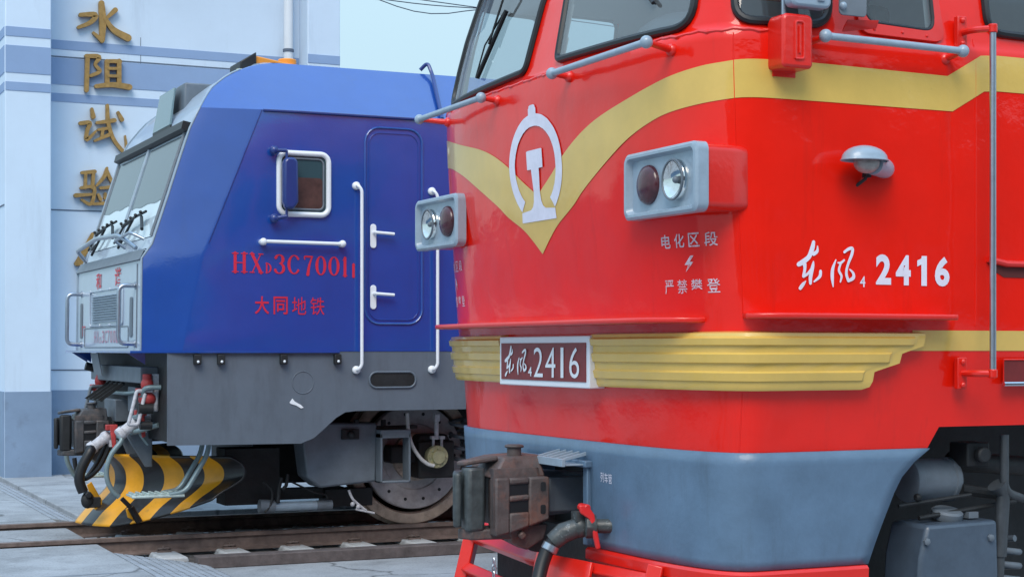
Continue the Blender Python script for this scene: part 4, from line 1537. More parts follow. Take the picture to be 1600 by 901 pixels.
# chain by the coupler
b = MB()
for k in range(7):
    c = Vector((3.46, RY - 0.20, 0.535 - k * 0.034))
    a = 0 if k % 2 else PI / 2
    pts = [c + Vector((0.010 * math.cos(q) * math.cos(a), 0.010 * math.cos(q) * math.sin(a), 0.023 * math.sin(q))) for q in [2 * PI * i / 10 for i in range(10)]]
    b.tube(pts, 0.004, 6, closed=True)
b.build('lifting_chain', STEEL, rl)

# ---- bogie and fittings in the opening on the right
b = MB()
b.box((9.0, RY + 0.2, 0.80), (8.2, 2.1, 0.95))
b.build('underframe', DARK, rl)
b = MB()
b.lathe([(.09, 0), (.108, .012), (.112, .03), (.112, .05), (.106, .055), (.106, .245), (.112, .25), (.112, .275), (.10, .29), (.085, .295)], (5.01, RY - 1.30, 0.975), (1, 0, -0.02), 28)
b.shift(0.17).build('air_cylinder', MIDGREY, rl, angle=35)
b = MB()
b.tube([(4.90, RY - 1.40, 0.86), (5.30, RY - 1.45, 0.905)], 0.010, 8)
b.tube([(5.28, RY - 1.4, 0.93), (5.62, RY - 1.4, 0.88)], 0.028, 10)
b.tube([(5.3, RY - 1.3, 1.06), (5.8, RY - 1.3, 1.02)], 0.05, 12)
b.tube([(5.0, RY - 1.43, 0.80), (5.6, RY - 1.43, 0.86)], 0.012, 8)
b.ball((5.0, RY - 1.42, 0.90), 0.02, 8, 6)
b.shift(0.17).build('brake_linkage', DARK, rl)
b = MB()
ol = [(4.90, 0.20), (4.93, 0.62), (4.97, 0.775), (5.40, 0.785), (5.42, 0.20)]
b.prism([(x, RY - 1.25, z) for x, z in ol], (0, -0.28, 0))
sb = b.shift(0.17).build('sand_box', mat('sandbox_blue_grey', (0.06, 0.085, 0.12), 0.4, coat=0.2, var=0.2, vscale=6, bump=0.15, bscale=30), rl, bevel=0.02)
b = MB()
b.lathe([(.075, 0), (.078, .01), (.078, .035), (.065, .045)], (5.19, RY - 1.40, 0.79), (0, -.25, 1), 24)
b.box((5.31, RY - 1.44, 0.805), (0.06, 0.04, 0.03))
b.shift(0.17).build('filler_cap', MIDGREY, sb, angle=35)
b = MB()
b.tube([(5.42, RY - 1.50, 0.955), (5.46, RY - 1.5, 0.90), (5.44, RY - 1.5, 0.6)], [0.05, 0.035, 0.032], 12)
b.tube([(5.44, RY - 1.5, 0.62), (5.42, RY - 1.5, 0.2)], 0.024, 10)
b.shift(0.17).build('sand_pipe', PIPED, rl)
b = MB()
pts = []
for i in range(100):
    a = 2 * PI * i / 14
    pts.append((5.60 + 0.085 * math.cos(a), RY - 1.33 + 0.085 * math.sin(a), 0.66 - 0.005 * i))
b.tube(pts, 0.017, 8)
b.shift(0.17).build('coil_spring', MIDGREY, rl, angle=60)
b = MB()
b.tube(bend([(5.62, RY - 1.52, 1.2), (5.62, RY - 1.52, 0.92), (5.74, RY - 1.52, 0.88)], 0.05), 0.022, 8)
b.build('air_pipe', PIPED, rl, angle=60)
b = MB()
b.box((5.52, RY - 1.38, 1.10), (0.14, 0.14, 0.12))
b.cyl((5.52, RY - 1.46, 1.10), (5.52, RY - 1.50, 1.10), 0.04, 12)
b.build('junction_box', DARK, rl, bevel=0.01)
for px_c in (5.13, 5.52):
    b = MB()
    b.lathe([(.018, 0), (.018, .014), (.01, .018)], (px_c, RY - 1.532, 0.70), (0, -1, 0), 6)
    b.build('box_bolt', MIDGREY, sb)
b = MB()
b.lathe([(.525, -.07), (.525, .06), (.55, .06), (.55, .075)], (6.2, RY - 0.73, 0.525), (0, 1, 0), 40)
b.build('wheel', TYRE, rl)

b = MB()
b.box((4.35, RY, 0.42), (0.7, 1.9, 0.5))
b.build('underframe', DARK, rl)

# ================================================================== BLUE ELECTRIC LOCOMOTIVE
bl_ = thing('blue_locomotive', 'blue electric locomotive with silver cab front and slate grey lower side', 'locomotive', (3.6, BY, 0))
SA, CA = math.sin(math.radians(24.8)), math.cos(math.radians(24.8))     # bearing of the survey line the measurements were taken along
def at(px, py, Y):
    """measured photo position on the upright plane Y=const, as a world point"""
    a, c = (px - 800) / 2592, -(py - 545) / 2592
    d = Y / (-a * SA + CA)
    return Vector((d * (a * CA + SA), Y, EYE + d * c))
HWB = 1.55
EX = [(0.8, 2.95), (1.60, 2.96), (2.37, 2.97), (2.49, 3.055), (2.9, 3.19), (3.2, 3.285), (3.46, 3.37), (3.64, 3.455), (3.74, 3.52), (3.84, 3.60), (3.94, 3.72), (4.01, 3.83), (4.07, 3.96), (4.11, 4.08), (4.13, 4.20)]
def ey(z):      # half width of the front face
    return 1.45 if z <= 3.64 else 1.45 - (z - 3.64) * 0.84
def kx(z):      # where the tapering cab side meets the flat side
    return itp(z, [(1.6, 3.28), (2.42, 3.47), (3.64, 3.96), (4.13, 4.26)])
def ky(z):
    return HWB if z <= 3.64 else HWB - (z - 3.64) * 1.02
zb = [1.60, 1.8, 2.0, 2.2, 2.37, 2.43, 2.49, 2.7, 2.9, 3.05, 3.2, 3.33, 3.46, 3.55, 3.64, 3.70, 3.77, 3.84, 3.90, 3.95, 4.0, 4.04, 4.075, 4.105, 4.13]
for sg, nm in ((-1, 'side_wall'), (1, 'side_wall')):
    b = MB()
    rows = []
    for z in zb:
        e, k = itp(z, EX), kx(z)
        k = max(k, e + 0.03)
        r = [(e, BY + sg * ey(z), z), (e + 0.015, BY + sg * (ey(z) + 0.006), z)]
        for t in (0.2, 0.4, 0.6, 0.8, 0.93, 1.0):
            r.append((e + 0.015 + (k - e - .015) * t, BY + sg * (ey(z) + 0.006 + (ky(z) - ey(z) - .006) * (t * 1.15 - 0.15 * t * t)), z))
        r += [(x, BY + sg * ky(z), z) for x in (4.3, 4.7, 5.2, 6, 8, 12, 16)]
        rows.append(r)
    b.grid(rows)
    b.build(nm, BLUE, bl_, angle=13)
b = MB()
zt = 4.13
b.grid([[(x, BY + y, zt + 0.10 * (1 - (y / 1.05) ** 2)) for x in (4.2, 6, 10, 16)] for y in (-1.05, -.6, 0, .6, 1.05)])
b.build('roof', BLUE, bl_)
# cab front
b = MB()
rows = []
for z in zb:
    rows.append([(itp(z, EX), BY + ey(z) * t, z + (0.10 * (1 - t * t) if z == 4.13 else 0)) for t in (-1, -.75, -.5, -.25, 0, .25, .5, .75, 1)])
b.grid(rows)
b.build('cab_front', SILVER, bl_, angle=30)
# pale edge trim where front and side meet
for sg in (-1, 1):
    b = MB()
    b.tube([(itp(z, EX) - 0.004, BY + sg * (ey(z) - 0.002), z) for z in zb[:-3]], 0.010, 8)
    b.build('edge_trim', LGREY, bl_, angle=60)
def F(lat, z, d=0.0):
    x0 = itp(z, EX)
    e = 0.01
    dx = (itp(z + e, EX) - itp(z - e, EX)) / (2 * e)
    L = math.hypot(1, dx)
    return Vector((x0 - d / L, BY + lat, z + d * dx / L))
# lower edge ledge
b = MB()
b.prism([(2.86, BY - 1.50, 1.588), (2.86, BY + 1.50, 1.588), (3.3, BY + 1.58, 1.588), (4.64, BY + 1.58, 1.588), (4.64, BY - 1.58, 1.588), (3.3, BY - 1.58, 1.588)], (0, 0, 0.018))
for y in (-1.2, 1.2, 1.4):
    b.prism([(2.90, BY + y, 1.586), (3.05, BY + y, 1.586), (3.05, BY + y, 1.49)], (0, 0.012, 0))
b.build('cab_ledge', BLUE, bl_)
# grey strip above the front panel, louvres, panel seams
b = MB()
b.grid([[F(l, z, d) for l in (-1.445, 1.445)] for z, d in ((2.355, 0.004), (2.36, 0.022), (2.435, 0.026), (2.445, 0.004))])
b.build('front_moulding', MIDGREY, bl_, angle=30)
b = MB()
for i in range(11):
    z = 1.865 + i * 0.023
    b.prism([F(-0.62, z, 0.004), F(-0.62, z + 0.004, 0.022), F(-0.62, z + 0.018, 0.004)], (0, 1.28, 0))
gr = b.build('louvre_grille', LGREY, bl_, angle=30)
b = MB()
pts = [F(l, z, 0.006) for l, z in rrect(-0.72, 0.78, 1.835, 2.155, 0.03, 4)]
b.tube(pts, 0.008, 6, closed=True)
for l in (-.65, -.2, .25, .7):
    for z in (1.835, 2.155):
        b.ball(F(l, z, 0.012), 0.013, 8, 5)
b.build('grille_frame', SILVER, gr)
b = MB()
b.tube([F(l, z, 0.002) for l, z in rrect(-0.95, 1.05, 1.635, 1.815, 0.02, 3)], 0.005, 5, closed=True)
b.tube([F(-1.28, 1.63, .002), F(-1.28, 2.33, .002)], 0.006, 5)
b.build('panel_seam', MIDGREY, bl_)
for l in (1.22, -1.06):
    b = MB()
    b.prism([F(l + u, v, 0.006) for u, v in rrect(-0.055, 0.055, 1.72, 2.06, 0.03, 4)], (0.004, 0, 0))
    b.build('lamp_recess', MIDGREY, bl_)
b = MB()
ff = lambda u, v, d=0: F(-u, v, 0.005)
add_glyph(b, '和', (-0.50, -0.26, 2.17, 2.32), ff, 0.012)
b.build('front_lettering', REDTXT, bl_)
b = MB()
add_glyph(b, '谐', (0.36, 0.62, 2.17, 2.335), ff, 0.012)
b.build('front_lettering', REDTXT, bl_)
b = MB()
for i, ch in enumerate('HXD3C7001'):
    u = -0.56 + i * 0.125
    add_glyph(b, ch, (u, u + 0.085, 1.675, 1.785 if ch != 'D' else 1.73), ff, 0.0)
b.build('front_number', PINKTXT, bl_)
b = MB()
for u in (-1.18, -1.08):
    add_glyph(b, 'T', (u, u + 0.06, 1.74, 1.84), ff, 0.01)
b.build('front_mark', REDTXT, bl_)
# windscreen: two panes, dark film peeling at its lower edge, top visor
for sg in (-1, 1):
    b = MB()
    l0, l1 = (0.03 * sg, 1.33 * sg)
    b.grid([[F(l0 + (l1 - l0) * t, 2.56 + (3.43 - 2.56) * k / 8, 0.006) for t in (0, .25, .5, .75, 1)] for k in range(9)])
    wn = b.build('windscreen', GL_S if False else glass('cab_windscreen_glass', (0.62, 0.72, 0.78), 1.6, 0.04), bl_)  # pale base colour stands in for the bright reflection on the lower glass
    b = MB()
    N2 = 40
    lo_ = [2.87 + 0.006 * math.sin(9.1 * i) * random.random() + 0.008 * math.sin(i * 0.35) + (0.05 if sg > 0 else 0) for i in range(N2 + 1)]
    b.grid([[F(l0 + (l1 - l0) * (0.02 + 0.95 * i / N2), lo_[i] + (3.415 - lo_[i]) * k / 6, 0.009) for i in range(N2 + 1)] for k in range(7)])
    b.build('dark_film', glass('dark_film_glass', (0.10, 0.13, 0.145), 1.3, 0.1), wn)
    b = MB()
    b.tube([F(l0 + (l1 - l0) * 1.0, z, 0.008) for z in (2.56, 3.0, 3.43)], 0.016, 6)
    b.build('window_seal', MIDGREY, wn)
b = MB()
b.tube([F(0.0, z, 0.010) for z in (2.56, 3.0, 3.43)], 0.018, 6)
b.build('windscreen_bar', LGREY, bl_)
b = MB()
b.grid([[F(l, z, d) for l in (-1.40, 1.40)] for z, d in ((3.44, 0.004), (3.445, 0.06), (3.50, 0.07), (3.515, 0.004))])
b.prism([F(-1.40, 3.44, 0.004), F(-1.40, 3.445, 0.06), F(-1.40, 3.50, 0.07), F(-1.40, 3.515, 0.004)], (0, 0.01, 0))
b.build('visor', BLACK, bl_)
# wipers with linkage arms
for sg in (-1, 1):
    b = MB()
    q = lambda l, z, d=0.05: F(l, z, d)
    o0 = 0.62 * sg
    b.tube([q(o0 + .62, 2.56), q(o0 + .42, 2.70), q(o0 + .10, 2.73)], 0.010, 6)
    b.tube([q(o0 + .60, 2.60), q(o0 + .45, 2.56), q(o0 + .30, 2.60)], 0.012, 6)
    b.tube([q(o0 + .10, 2.745,.06), q(o0 - .42, 2.77, .06)], 0.013, 6)
    b.tube([q(o0 + .45, 2.70, .06), q(o0 - .1, 2.745, .07)], 0.013, 6)
    for i in range(5):
        b.ball(q(o0 + .42 - .18 * i, 2.715 + .013 * i, .08), 0.015, 8, 6)
    b.tube([q(o0 + .1, 2.74), q(o0 + .35, 2.50)], 0.012, 6)
    b.tube([q(o0 - .25, 2.74), q(o0 - .45, 2.62)], 0.016, 6)
    b.build('wiper', BLACK, bl_)
# front loop rail and small step loop
b = MB()
b.tube(bend([F(1.22, 2.45, 0.02), F(1.18, 2.47, 0.16), F(0.2, 2.57, 0.18), F(-0.75, 2.55, 0.16), F(-0.95, 2.47, 0.02)], 0.12), 0.02, 10)
b.tube(bend([F(-0.45, 2.50, 0.02), F(-0.5, 2.52, 0.14), F(-1.1, 2.56, 0.14), F(-1.15, 2.54, 0.02)], 0.06), 0.014, 8)
b.build('front_rail', STEEL, bl_, angle=60)
for sg in (-1, 1):
    b = MB()
    l = 1.22 * sg
    b.tube(bend([F(l, 2.15, -0.01), F(l, 2.15, 0.14), F(l, 1.665, 0.14), F(l, 1.665, -0.01)], 0.06), 0.019, 10)
    b.lathe([(.032, 0), (.032, .012)], F(l, 2.15, 0.0), (-1, 0, 0), 12)
    b.lathe([(.032, 0), (.032, .012)], F(l, 1.665, 0.0), (-1, 0, 0), 12)
    b.build('grab_handle', STEEL, bl_, angle=60)
# roof-front light panel, horn and whistle
b = MB()
z0 = 3.62
p0 = F(-0.42, 3.60, 0.01)
b.prism([F(-0.50, 3.60, 0.02), F(0.18, 3.60, 0.02), F(0.10, 3.60, 0.02) + Vector((0.05, 0, 0.34)), F(-0.46, 3.60, 0.02) + Vector((0.05, 0, 0.34))], (0.02, 0, 0.0))
hp = b.build('roof_lamp_glass', glass('pale_lamp_glass', (0.16, 0.24, 0.27), 1.4, 0.1), bl_, bevel=0.004)
b = MB()
b.box(F(-0.16, 3.60, 0.01) + Vector((0.02, 0, -0.01)), (0.05, 0.70, 0.03))
b.build('lamp_base', BLACK, hp)
b = MB()
b.prism([F(-0.60, 3.62, 0) + Vector((.08, 0, 0)), F(-0.60, 3.62, 0) + Vector((.42, 0, 0.02)), F(-0.60, 3.62, 0) + Vector((.42, 0, 0.36)), F(-0.60, 3.62, 0) + Vector((.085, 0, 0.36))], (0, 0.9, 0))
b.build('lamp_housing', MIDGREY, bl_, bevel=0.015)
yh2 = 14.75
h0, h1 = at(383, 104, yh2), at(404, 84, yh2)
b = MB()
b.prism([(h0.x + .10, yh2, 4.10), (h0.x + .10, yh2, h1.z - .02), (h0.x + .36, yh2, h1.z - .06), (h0.x + .52, yh2, 4.24), (h0.x + .52, yh2, 4.10)], (0, 0.28, 0))
b.cyl((h0.x + .44, yh2 + .14, 4.1), (h0.x + .44, yh2 + .14, 4.31), 0.085, 18)
horn = b.build('roof_horn', ORANGE, bl_, bevel=0.01)
b = MB()
b.prism([(h0.x + .098, yh2 - .03, 4.10), (h0.x + .098, yh2 - .03, h1.z + .01), (h0.x - .06, yh2 - .05, h1.z - .09), (h0.x - .06, yh2 - .05, 4.10)], (0, 0.36, 0))
b.build('horn_mouth', BLACK, horn, bevel=0.01)
b = MB()
wp = at(375, 104, 14.6)
b.lathe([(.02, 0), (.05, .03), (.055, .10), (.03, .14)], (wp.x, 14.6, 4.0), (0, 0, 1), 14)
b.cyl((wp.x, 14.6, 3.85), (wp.x, 14.6, 4.02), 0.02, 8)
b.build('whistle', BRASSY, bl_)
# roof: drip moulding, lifting rod, insulator
yn = BY - HWB
b = MB()
b.tube([(3.97, yn - 0.006, 3.635), (4.3, yn - .012, 3.638), (16, yn - .012, 3.638)], 0.012, 6)
b.tube([(kx(z) + 0.0, BY - (ky(z)) - 0.001, z) for z in (2.5, 2.9, 3.3, 3.64)], 0.004, 5)
b.build('drip_moulding', BLUED, bl_)
b = MB()
q0, q1, q2 = at(691, 186, yn - .02), at(676, 118, yn + .42), at(668, 108, yn + .5)
b.tube(bend([q0, q1, q2 + Vector((0, 0, .06)), q2 + Vector((-.06, 0.03, -0.01))], 0.05), 0.018, 8)
b.build('roof_rod', BLUED, bl_)
b = MB()
yi = 14.9
ip = at(709, 225, yi)
b.cyl((ip.x, yi, 4.15), (ip.x, yi, at(709, 182, yi).z), 0.03, 10)
z = 4.17
while z < at(709, 190, yi).z:
    b.lathe([(.03, 0), (.075, .01), (.03, .03)], (ip.x, yi, z), (0, 0, 1), 14)
    z += 0.055
b.build('roof_insulator', DARK, bl_)
# slate grey lower side
for sg in (-1, 1):
    b = MB()
    y = BY + sg * (HWB - 0.004)
    ol = [(3.16, 0.825), (4.30, 0.815), (4.42, 0.86), (4.62, 1.03), (4.70, 1.075), (4.80, 1.085), (16, 1.085), (16, 1.598), (3.16, 1.598)]
    b.prism([(x, y, z) for x, z in ol], (0, -sg * 0.03, 0))
    b.build('lower_side', SLATE, bl_)
b = MB()
b.prism([(3.165, BY - 1.50, 1.585), (3.165, BY - 1.50, 0.85), (3.165, BY + 1.50, 0.85), (3.165, BY + 1.50, 1.585)], (0.05, 0, 0))
b.build('buffer_beam', DARK, bl_)
b = MB()
b.box((10, BY + .5, 0.95), (11.5, 1.5, 1.15))
b.box((4.4, BY + .5, 1.2), (2.3, 1.8, 0.7))
b.box((10, BY - .3, 1.36), (11.5, 2.2, 0.30))
b.build('underframe', DARK, bl_)
ys = yn - 0.002
def side_shape(ol, m, name, parent=bl_, th=0.004, y=ys, bevel=0):
    b = MB()
    b.prism([(x, y, z) for x, z in ol], (0, -th, 0))
    return b.build(name, m, parent, bevel=bevel)
# cab window with white rubber frame
def outline_tube(ol, y, r, m, name, parent, seg=8):
    b = MB()
    b.tube([(x, y, z) for x, z in ol], r, seg, closed=True)
    return b.build(name, m, parent, angle=60)
win = side_shape(rrect(4.105, 4.545, 2.765, 3.285, 0.07, 6), glass('cab_side_glass', (0.04, 0.075, 0.09), 1.5, 0.05), 'cab_window')
outline_tube(rrect(4.105, 4.545, 2.765, 3.285, 0.07, 6), ys - 0.008, 0.024, WFRAME, 'window_frame', win)
outline_tube(rrect(4.15, 4.50, 2.81, 3.24, 0.045, 6), ys - 0.006, 0.009, MIDGREY, 'window_seal', win)
side_shape(rrect(4.16, 4.49, 2.815, 3.08, 0.03, 4), mat('brown_seat_cloth', (0.075, 0.035, 0.03), 0.35, var=0.4, vscale=12, coat=0.5), 'window_blind', win, 0.002, ys - 0.0045)
# folded mirror on two ball brackets
b = MB()
ol = [(4.11, 2.86), (4.11, 3.20), (4.14, 3.235), (4.20, 3.235), (4.235, 3.21), (4.24, 2.86), (4.20, 2.80), (4.13, 2.80)]
b.prism([(x, ys - 0.05, z) for x, z in ol], (0, -0.09, 0))
mr = b.build('folding_mirror', BLUED, bl_, bevel=0.02)
for z in (3.295, 2.72):
    b = MB()
    b.ball((4.05, ys - 0.05, z), 0.04, 12, 8)
    b.tube([(4.05, ys + .01, z), (4.05, ys - .05, z)], 0.025, 10)
    b.tube([(4.05, ys - .06, z), (4.15, ys - .08, z + (0.0 if z > 3 else .02))], 0.018, 8)
    b.tube([(4.15, ys - .08, z), (4.15, ys - .08, z - .10 if z > 3 else z + .12)], 0.012, 8)
    b.build('mirror_bracket', BLUED, mr, angle=60)
# door outline, handles
b = MB()
b.tube([(x, ys - 0.001, z) for x, z in rrect(4.88, 5.41, 1.84, 3.545, 0.13, 7)], 0.011, 6, closed=True)
b.tube([(x, ys - 0.001, z) for x, z in rrect(4.915, 5.375, 1.875, 3.50, 0.10, 7)], 0.005, 5, closed=True)
b.build('door_seam', BLUE, bl_, angle=60)
for z in (2.60, 2.07):
    h = side_shape(rrect(4.925, 4.98, z - 0.105, z + 0.105, 0.026, 5), WFRAME, 'door_handle', th=0.012, bevel=0.004)
    b = MB()
    b.tube([(4.955, ys - .01, z + 0.03), (4.955, ys - .05, z + 0.03), (5.13, ys - .05, z + 0.02)], 0.014, 10)
    b.build('handle_lever', WFRAME, h, angle=60)
# handrails on the side
for x, z0, z1 in ((4.825, 3.03, 1.44), (5.53, 3.01, 1.44)):
    b = MB()
    b.tube(bend([(x - .03, ys + .01, z0), (x - .03, ys - .06, z0), (x, ys - .07, z0 - .04), (x, ys - .07, z1 + .04), (x - .03, ys - .06, z1), (x - .03, ys + .01, z1)], 0.035), 0.0145, 10)
    b.lathe([(.035, 0), (.035, .02), (.025, .03)], (x - .03, ys, z0), (0, -1, 0), 14)
    b.lathe([(.035, 0), (.035, .02), (.025, .03)], (x - .03, ys, z1), (0, -1, 0), 14)
    b.build('side_handrail', WFRAME, bl_, angle=60)
b = MB()
b.tube([(3.955, ys - .06, 2.525), (4.655, ys - .06, 2.52)], 0.016, 10)
for x in (3.955, 4.655):
    b.ball((x, ys - .055, 2.522), 0.032, 12, 8)
    b.cyl((x, ys + .01, 2.522), (x, ys - .05, 2.522), 0.026, 12)
b.build('side_handrail', WFRAME, bl_, angle=60)
# lettering on the side
b = MB()
fb = lambda u, v, d=0: Vector((u, ys - 0.002 - d, v))
x = 3.705
for i, (ch, u0, u1, v0, v1) in enumerate((('H', 3.70, 3.83, 2.265, 2.425), ('X', 3.855, 3.965, 2.263, 2.423), ('D', 3.985, 4.04, 2.263, 2.345), ('3', 4.065, 4.16, 2.260, 2.420), ('C', 4.185, 4.29, 2.258, 2.418), ('7', 4.325, 4.41, 2.256, 2.416), ('0', 4.43, 4.525, 2.254, 2.414), ('0', 4.545, 4.645, 2.252, 2.412), ('1', 4.66, 4.73, 2.250, 2.408), ('I', 4.75, 4.795, 2.245, 2.35))):
    add_serif(b, ch, (u0, u1, v0, v1), fb)
b.build('side_number', REDTXT, bl_)
b = MB()
for i, ch in enumerate('大同地铁'):
    u = 3.895 + i * 0.163
    add_glyph(b, ch, (u, u + 0.125, 1.915 - i * .001, 2.065 - i * .001), fb, 0.014 if i < 2 else 0.0)
b.build('side_lettering', REDTXT, bl_)
# lower side fittings
for x in (3.40, 3.60, 4.14, 4.62):
    h = side_shape(rrect(x - .03, x + .03, 1.49, 1.575, 0.008, 2), DARK, 'ledge_bracket', th=0.05, bevel=0.004, y=yn + 0.0)
    b = MB(); b.ball((x, yn - .055, 1.515), 0.012, 8, 5); b.build('bracket_bolt', WFRAME, h)
st = side_shape(rrect(4.92, 5.35, 1.285, 1.42, 0.065, 7), DARK, 'step_slot', y=yn + .003, th=0.003)
outline_tube(rrect(4.92, 5.35, 1.285, 1.42, 0.065, 7), yn - 0.002, 0.009, SLATE, 'slot_rim', st)
outline_tube([(4.32 + .095 * math.cos(2 * PI * i / 24), 1.335 + .095 * math.sin(2 * PI * i / 24)) for i in range(24)], yn + 0.003, 0.004, SLATE, 'round_cover', bl_)
b = MB()
for ol in ([(4.20, 1.165), (4.225, 1.20), (4.245, 1.175), (4.30, 1.145), (4.325, 1.12), (4.30, 1.115), (4.26, 1.14), (4.21, 1.155)],):
    b.prism([(x, yn + .002, z) for x, z in ol], (0, -0.004, 0))
b.build('paper_scrap', WFRAME, bl_)

# ---- front machinery
b = MB()
b.box((3.10, BY - .05, 1.40), (0.16, 2.2, 0.14))
b.box((3.10, BY + .05, 1.07), (0.20, 0.5, 0.20))
b.box((3.13, BY - 0.55, 1.18), (0.12, 0.30, 0.22))
b.prism([(2.96, BY - .42, 0.93), (3.2, BY - .42, 1.0), (3.2, BY - .42, 0.55), (3.12, BY - .42, 0.55)], (0, 0.03, 0))
b.prism([(2.96, BY - .80, 0.90), (3.2, BY - .80, 0.96), (3.2, BY - .80, 0.60), (3.14, BY - .80, 0.60)], (0, 0.03, 0))
b.prism([(2.96, BY + .35, 0.95), (3.2, BY + .35, 1.0), (3.2, BY + .35, 0.55), (3.12, BY + .35, 0.55)], (0, 0.03, 0))
b.build('front_beam', MIDGREY, bl_, bevel=0.008)
b = MB()
b.lathe([(.022, 0), (.022, .02), (.012, .026)], (3.165, BY - 1.0, 0.98), (-1, 0, 0), 6)
bb0 = b.build('beam_bolt', MIDGREY, bl_)
for y in (-1.0, -.7, -.5, .5, .8, 1.0):
    for z in (0.98, 1.12, 1.25):
        if (y, z) != (-1.0, 0.98):
            c = bb0.copy()
            COL.objects.link(c)
            c.parent = bl_
            c.matrix_parent_inverse = bb0.matrix_parent_inverse.copy()
            c.location = (0, y + 1.0, z - 0.98)
b = MB()
b.tube(bend([(3.16, BY - 1.3, 1.30), (3.02, BY - 1.28, 1.30), (3.02, BY - 1.1, 1.05), (3.02, BY - .7, 1.02), (3.14, BY - .6, 1.0)], 0.06), 0.022, 8)
b.tube(bend([(3.14, BY + 1.2, 1.24), (3.04, BY + 1.1, 1.22), (3.04, BY + .4, 1.22), (3.04, BY - .5, 1.23), (3.14, BY - .9, 1.26)], 0.06), 0.018, 8)
b.tube(bend([(3.14, BY - .3, 0.88), (3.02, BY - .45, 0.86), (3.02, BY - 1.0, 0.92), (3.16, BY - 1.2, 0.98)], 0.06), 0.022, 8)
b.tube(bend([(3.14, BY - .95, 1.34), (3.06, BY - .95, 1.2), (3.06, BY - .9, 0.9), (3.14, BY - .9, 0.8)], 0.05), 0.014, 8)
b.build('air_pipe', TUBEG, bl_, angle=60)
b = MB()
b.box((3.06, BY - 1.08, 1.18), (0.12, 0.14, 0.12))
b.build('junction_box', DARK, bl_, bevel=0.008)
b = MB()
b.box((3.08, BY - .72, 1.03), (0.10, 0.18, 0.10))
b.build('junction_box', DARK, bl_, bevel=0.008)
b = MB()
b.cyl((3.10, BY - 1.25, 1.12), (2.98, BY - 1.25, 1.12), 0.045, 12)
b.build('pipe_stub', DARK, bl_)
b = MB()
b.cyl((3.10, BY - 1.22, 0.98), (3.0, BY - 1.22, 0.98), 0.035, 12)
b.build('pipe_stub', DARK, bl_)
b = MB()
b.cyl((3.10, BY + .95, 1.42), (2.95, BY + .95, 1.46), 0.04, 12)
b.build('pipe_stub', DARK, bl_)
b = MB()
for i in range(4):
    y = BY + 0.30 - i * 0.20
    b.prism([(2.86, y, 1.16), (3.06, y, 1.30), (3.06, y, 1.34), (2.82, y, 1.17)], (0, -0.012, 0))
b.box((2.855, BY, 1.165), (0.02, 0.66, 0.02))
b.box((3.05, BY, 1.305), (0.02, 0.66, 0.02))
b.build('step_grating', DARK, bl_)
b = MB()
b.prism([(2.92, BY + .55, 1.585), (2.92, BY + .20, 1.585), (2.95, BY + .16, 1.38), (2.95, BY + .50, 1.38)], (.01, 0, 0))
b.build('hanging_plate', MIDGREY, bl_)
coupler(bl_, 2.50, BY, 0.885, COUPD, DARK, DARK, 0.88)
def cock(px, py, Y, name='air_cock'):
    c = at(px, py, Y)
    b = MB()
    b.ball(c + Vector((0, 0, .05)), 0.055, 12, 8, (1, 1, 1.2))
    b.ball(c + Vector((0, 0, -.07)), 0.07, 12, 8, (1.1, 1, .9))
    b.cyl(c + Vector((0, 0, -.1)), c + Vector((0, 0, .14)), 0.04, 12)
    b.box(c + Vector((-.06, -.02, -.01)), (0.08, 0.06, 0.06))
    o = b.build(name, REDV, bl_, bevel=0.006, angle=50)
    b = MB()
    b.tube(bend([c + Vector((.03, -.05, 0)), c + Vector((-.10, -.06, .0)), c + Vector((-.17, -.06, -.28)), c + Vector((-.09, -.06, -.28)), c + Vector((-.03, -.06, -.02))], 0.02), 0.016, 8)
    b.build('cock_handle', VALVE if Y < BY else MIDGREY, o, angle=60)
    return o
cock(230, 610, 13.95)
cock(157, 603, 15.9)
b = MB()
c = at(243, 605, 14.0)
b.box(c + Vector((0.03, 0, 0.03)), (0.13, 0.10, 0.17))
b.box(c + Vector((-.02, -.04, -.12)), (0.06, 0.06, 0.16))
b.tube([c + Vector((0, -.05, .02)), c + Vector((-.02, -.06, -.2))], 0.025, 8)
b.build('valve_block', VALVE, bl_, bevel=0.012)
# white angle valves with red levers, hoses
def angle_valve(px, py, Y, d=(-0.14, -.02, -.10)):
    c = at(px, py, Y)
    b = MB()
    b.tube([c + Vector((.16, .03, .05)), c, c + Vector(d)], [0.035, 0.05, 0.045], 12)
    b.ball(c, 0.058, 12, 8)
    b.lathe([(.05, 0), (.058, .006), (.058, .05), (.05, .056)], c + Vector(d) * 0.7, d, 8)
    b.box(c + Vector((.06, -.02, -.05)), (0.07, 0.06, 0.06))
    o = b.build('angle_valve', VALVE, bl_, angle=50)
    b = MB()
    b.prism([c + Vector((.02, -.06, .11)), c + Vector((.07, -.06, .11)), c + Vector((.075, -.08, -.11)), c + Vector((.045, -.08, -.12))], (0, -.02, 0))
    b.box(c + Vector((.04, -.05, .09)), (0.10, 0.06, 0.05))
    b.build('valve_lever', REDV, o, bevel=0.006)
    return c + Vector(d)
e1 = angle_valve(165, 683, 14.72)
e2 = angle_valve(210, 661, 14.25)
b = MB()
b.tube([e1] + [at(px, py, 14.65) for px, py in ((141, 705), (128, 730), (124, 750), (130, 768))], 0.045, 12, smooth=6)
hs2 = b.build('brake_hose', BLACK, bl_, angle=60)
b = MB()
c = at(137, 781, 14.65)
b.ball(c, 0.06, 12, 8, (1, .7, 1.2))
b.box(c + Vector((.05, 0, -.02)), (0.12, 0.05, 0.09))
b.cyl(c + Vector((0, -.06, .05)), c + Vector((0, .06, .05)), 0.03, 10)
b.build('hose_coupling', DARK, hs2, bevel=0.008)
b = MB()
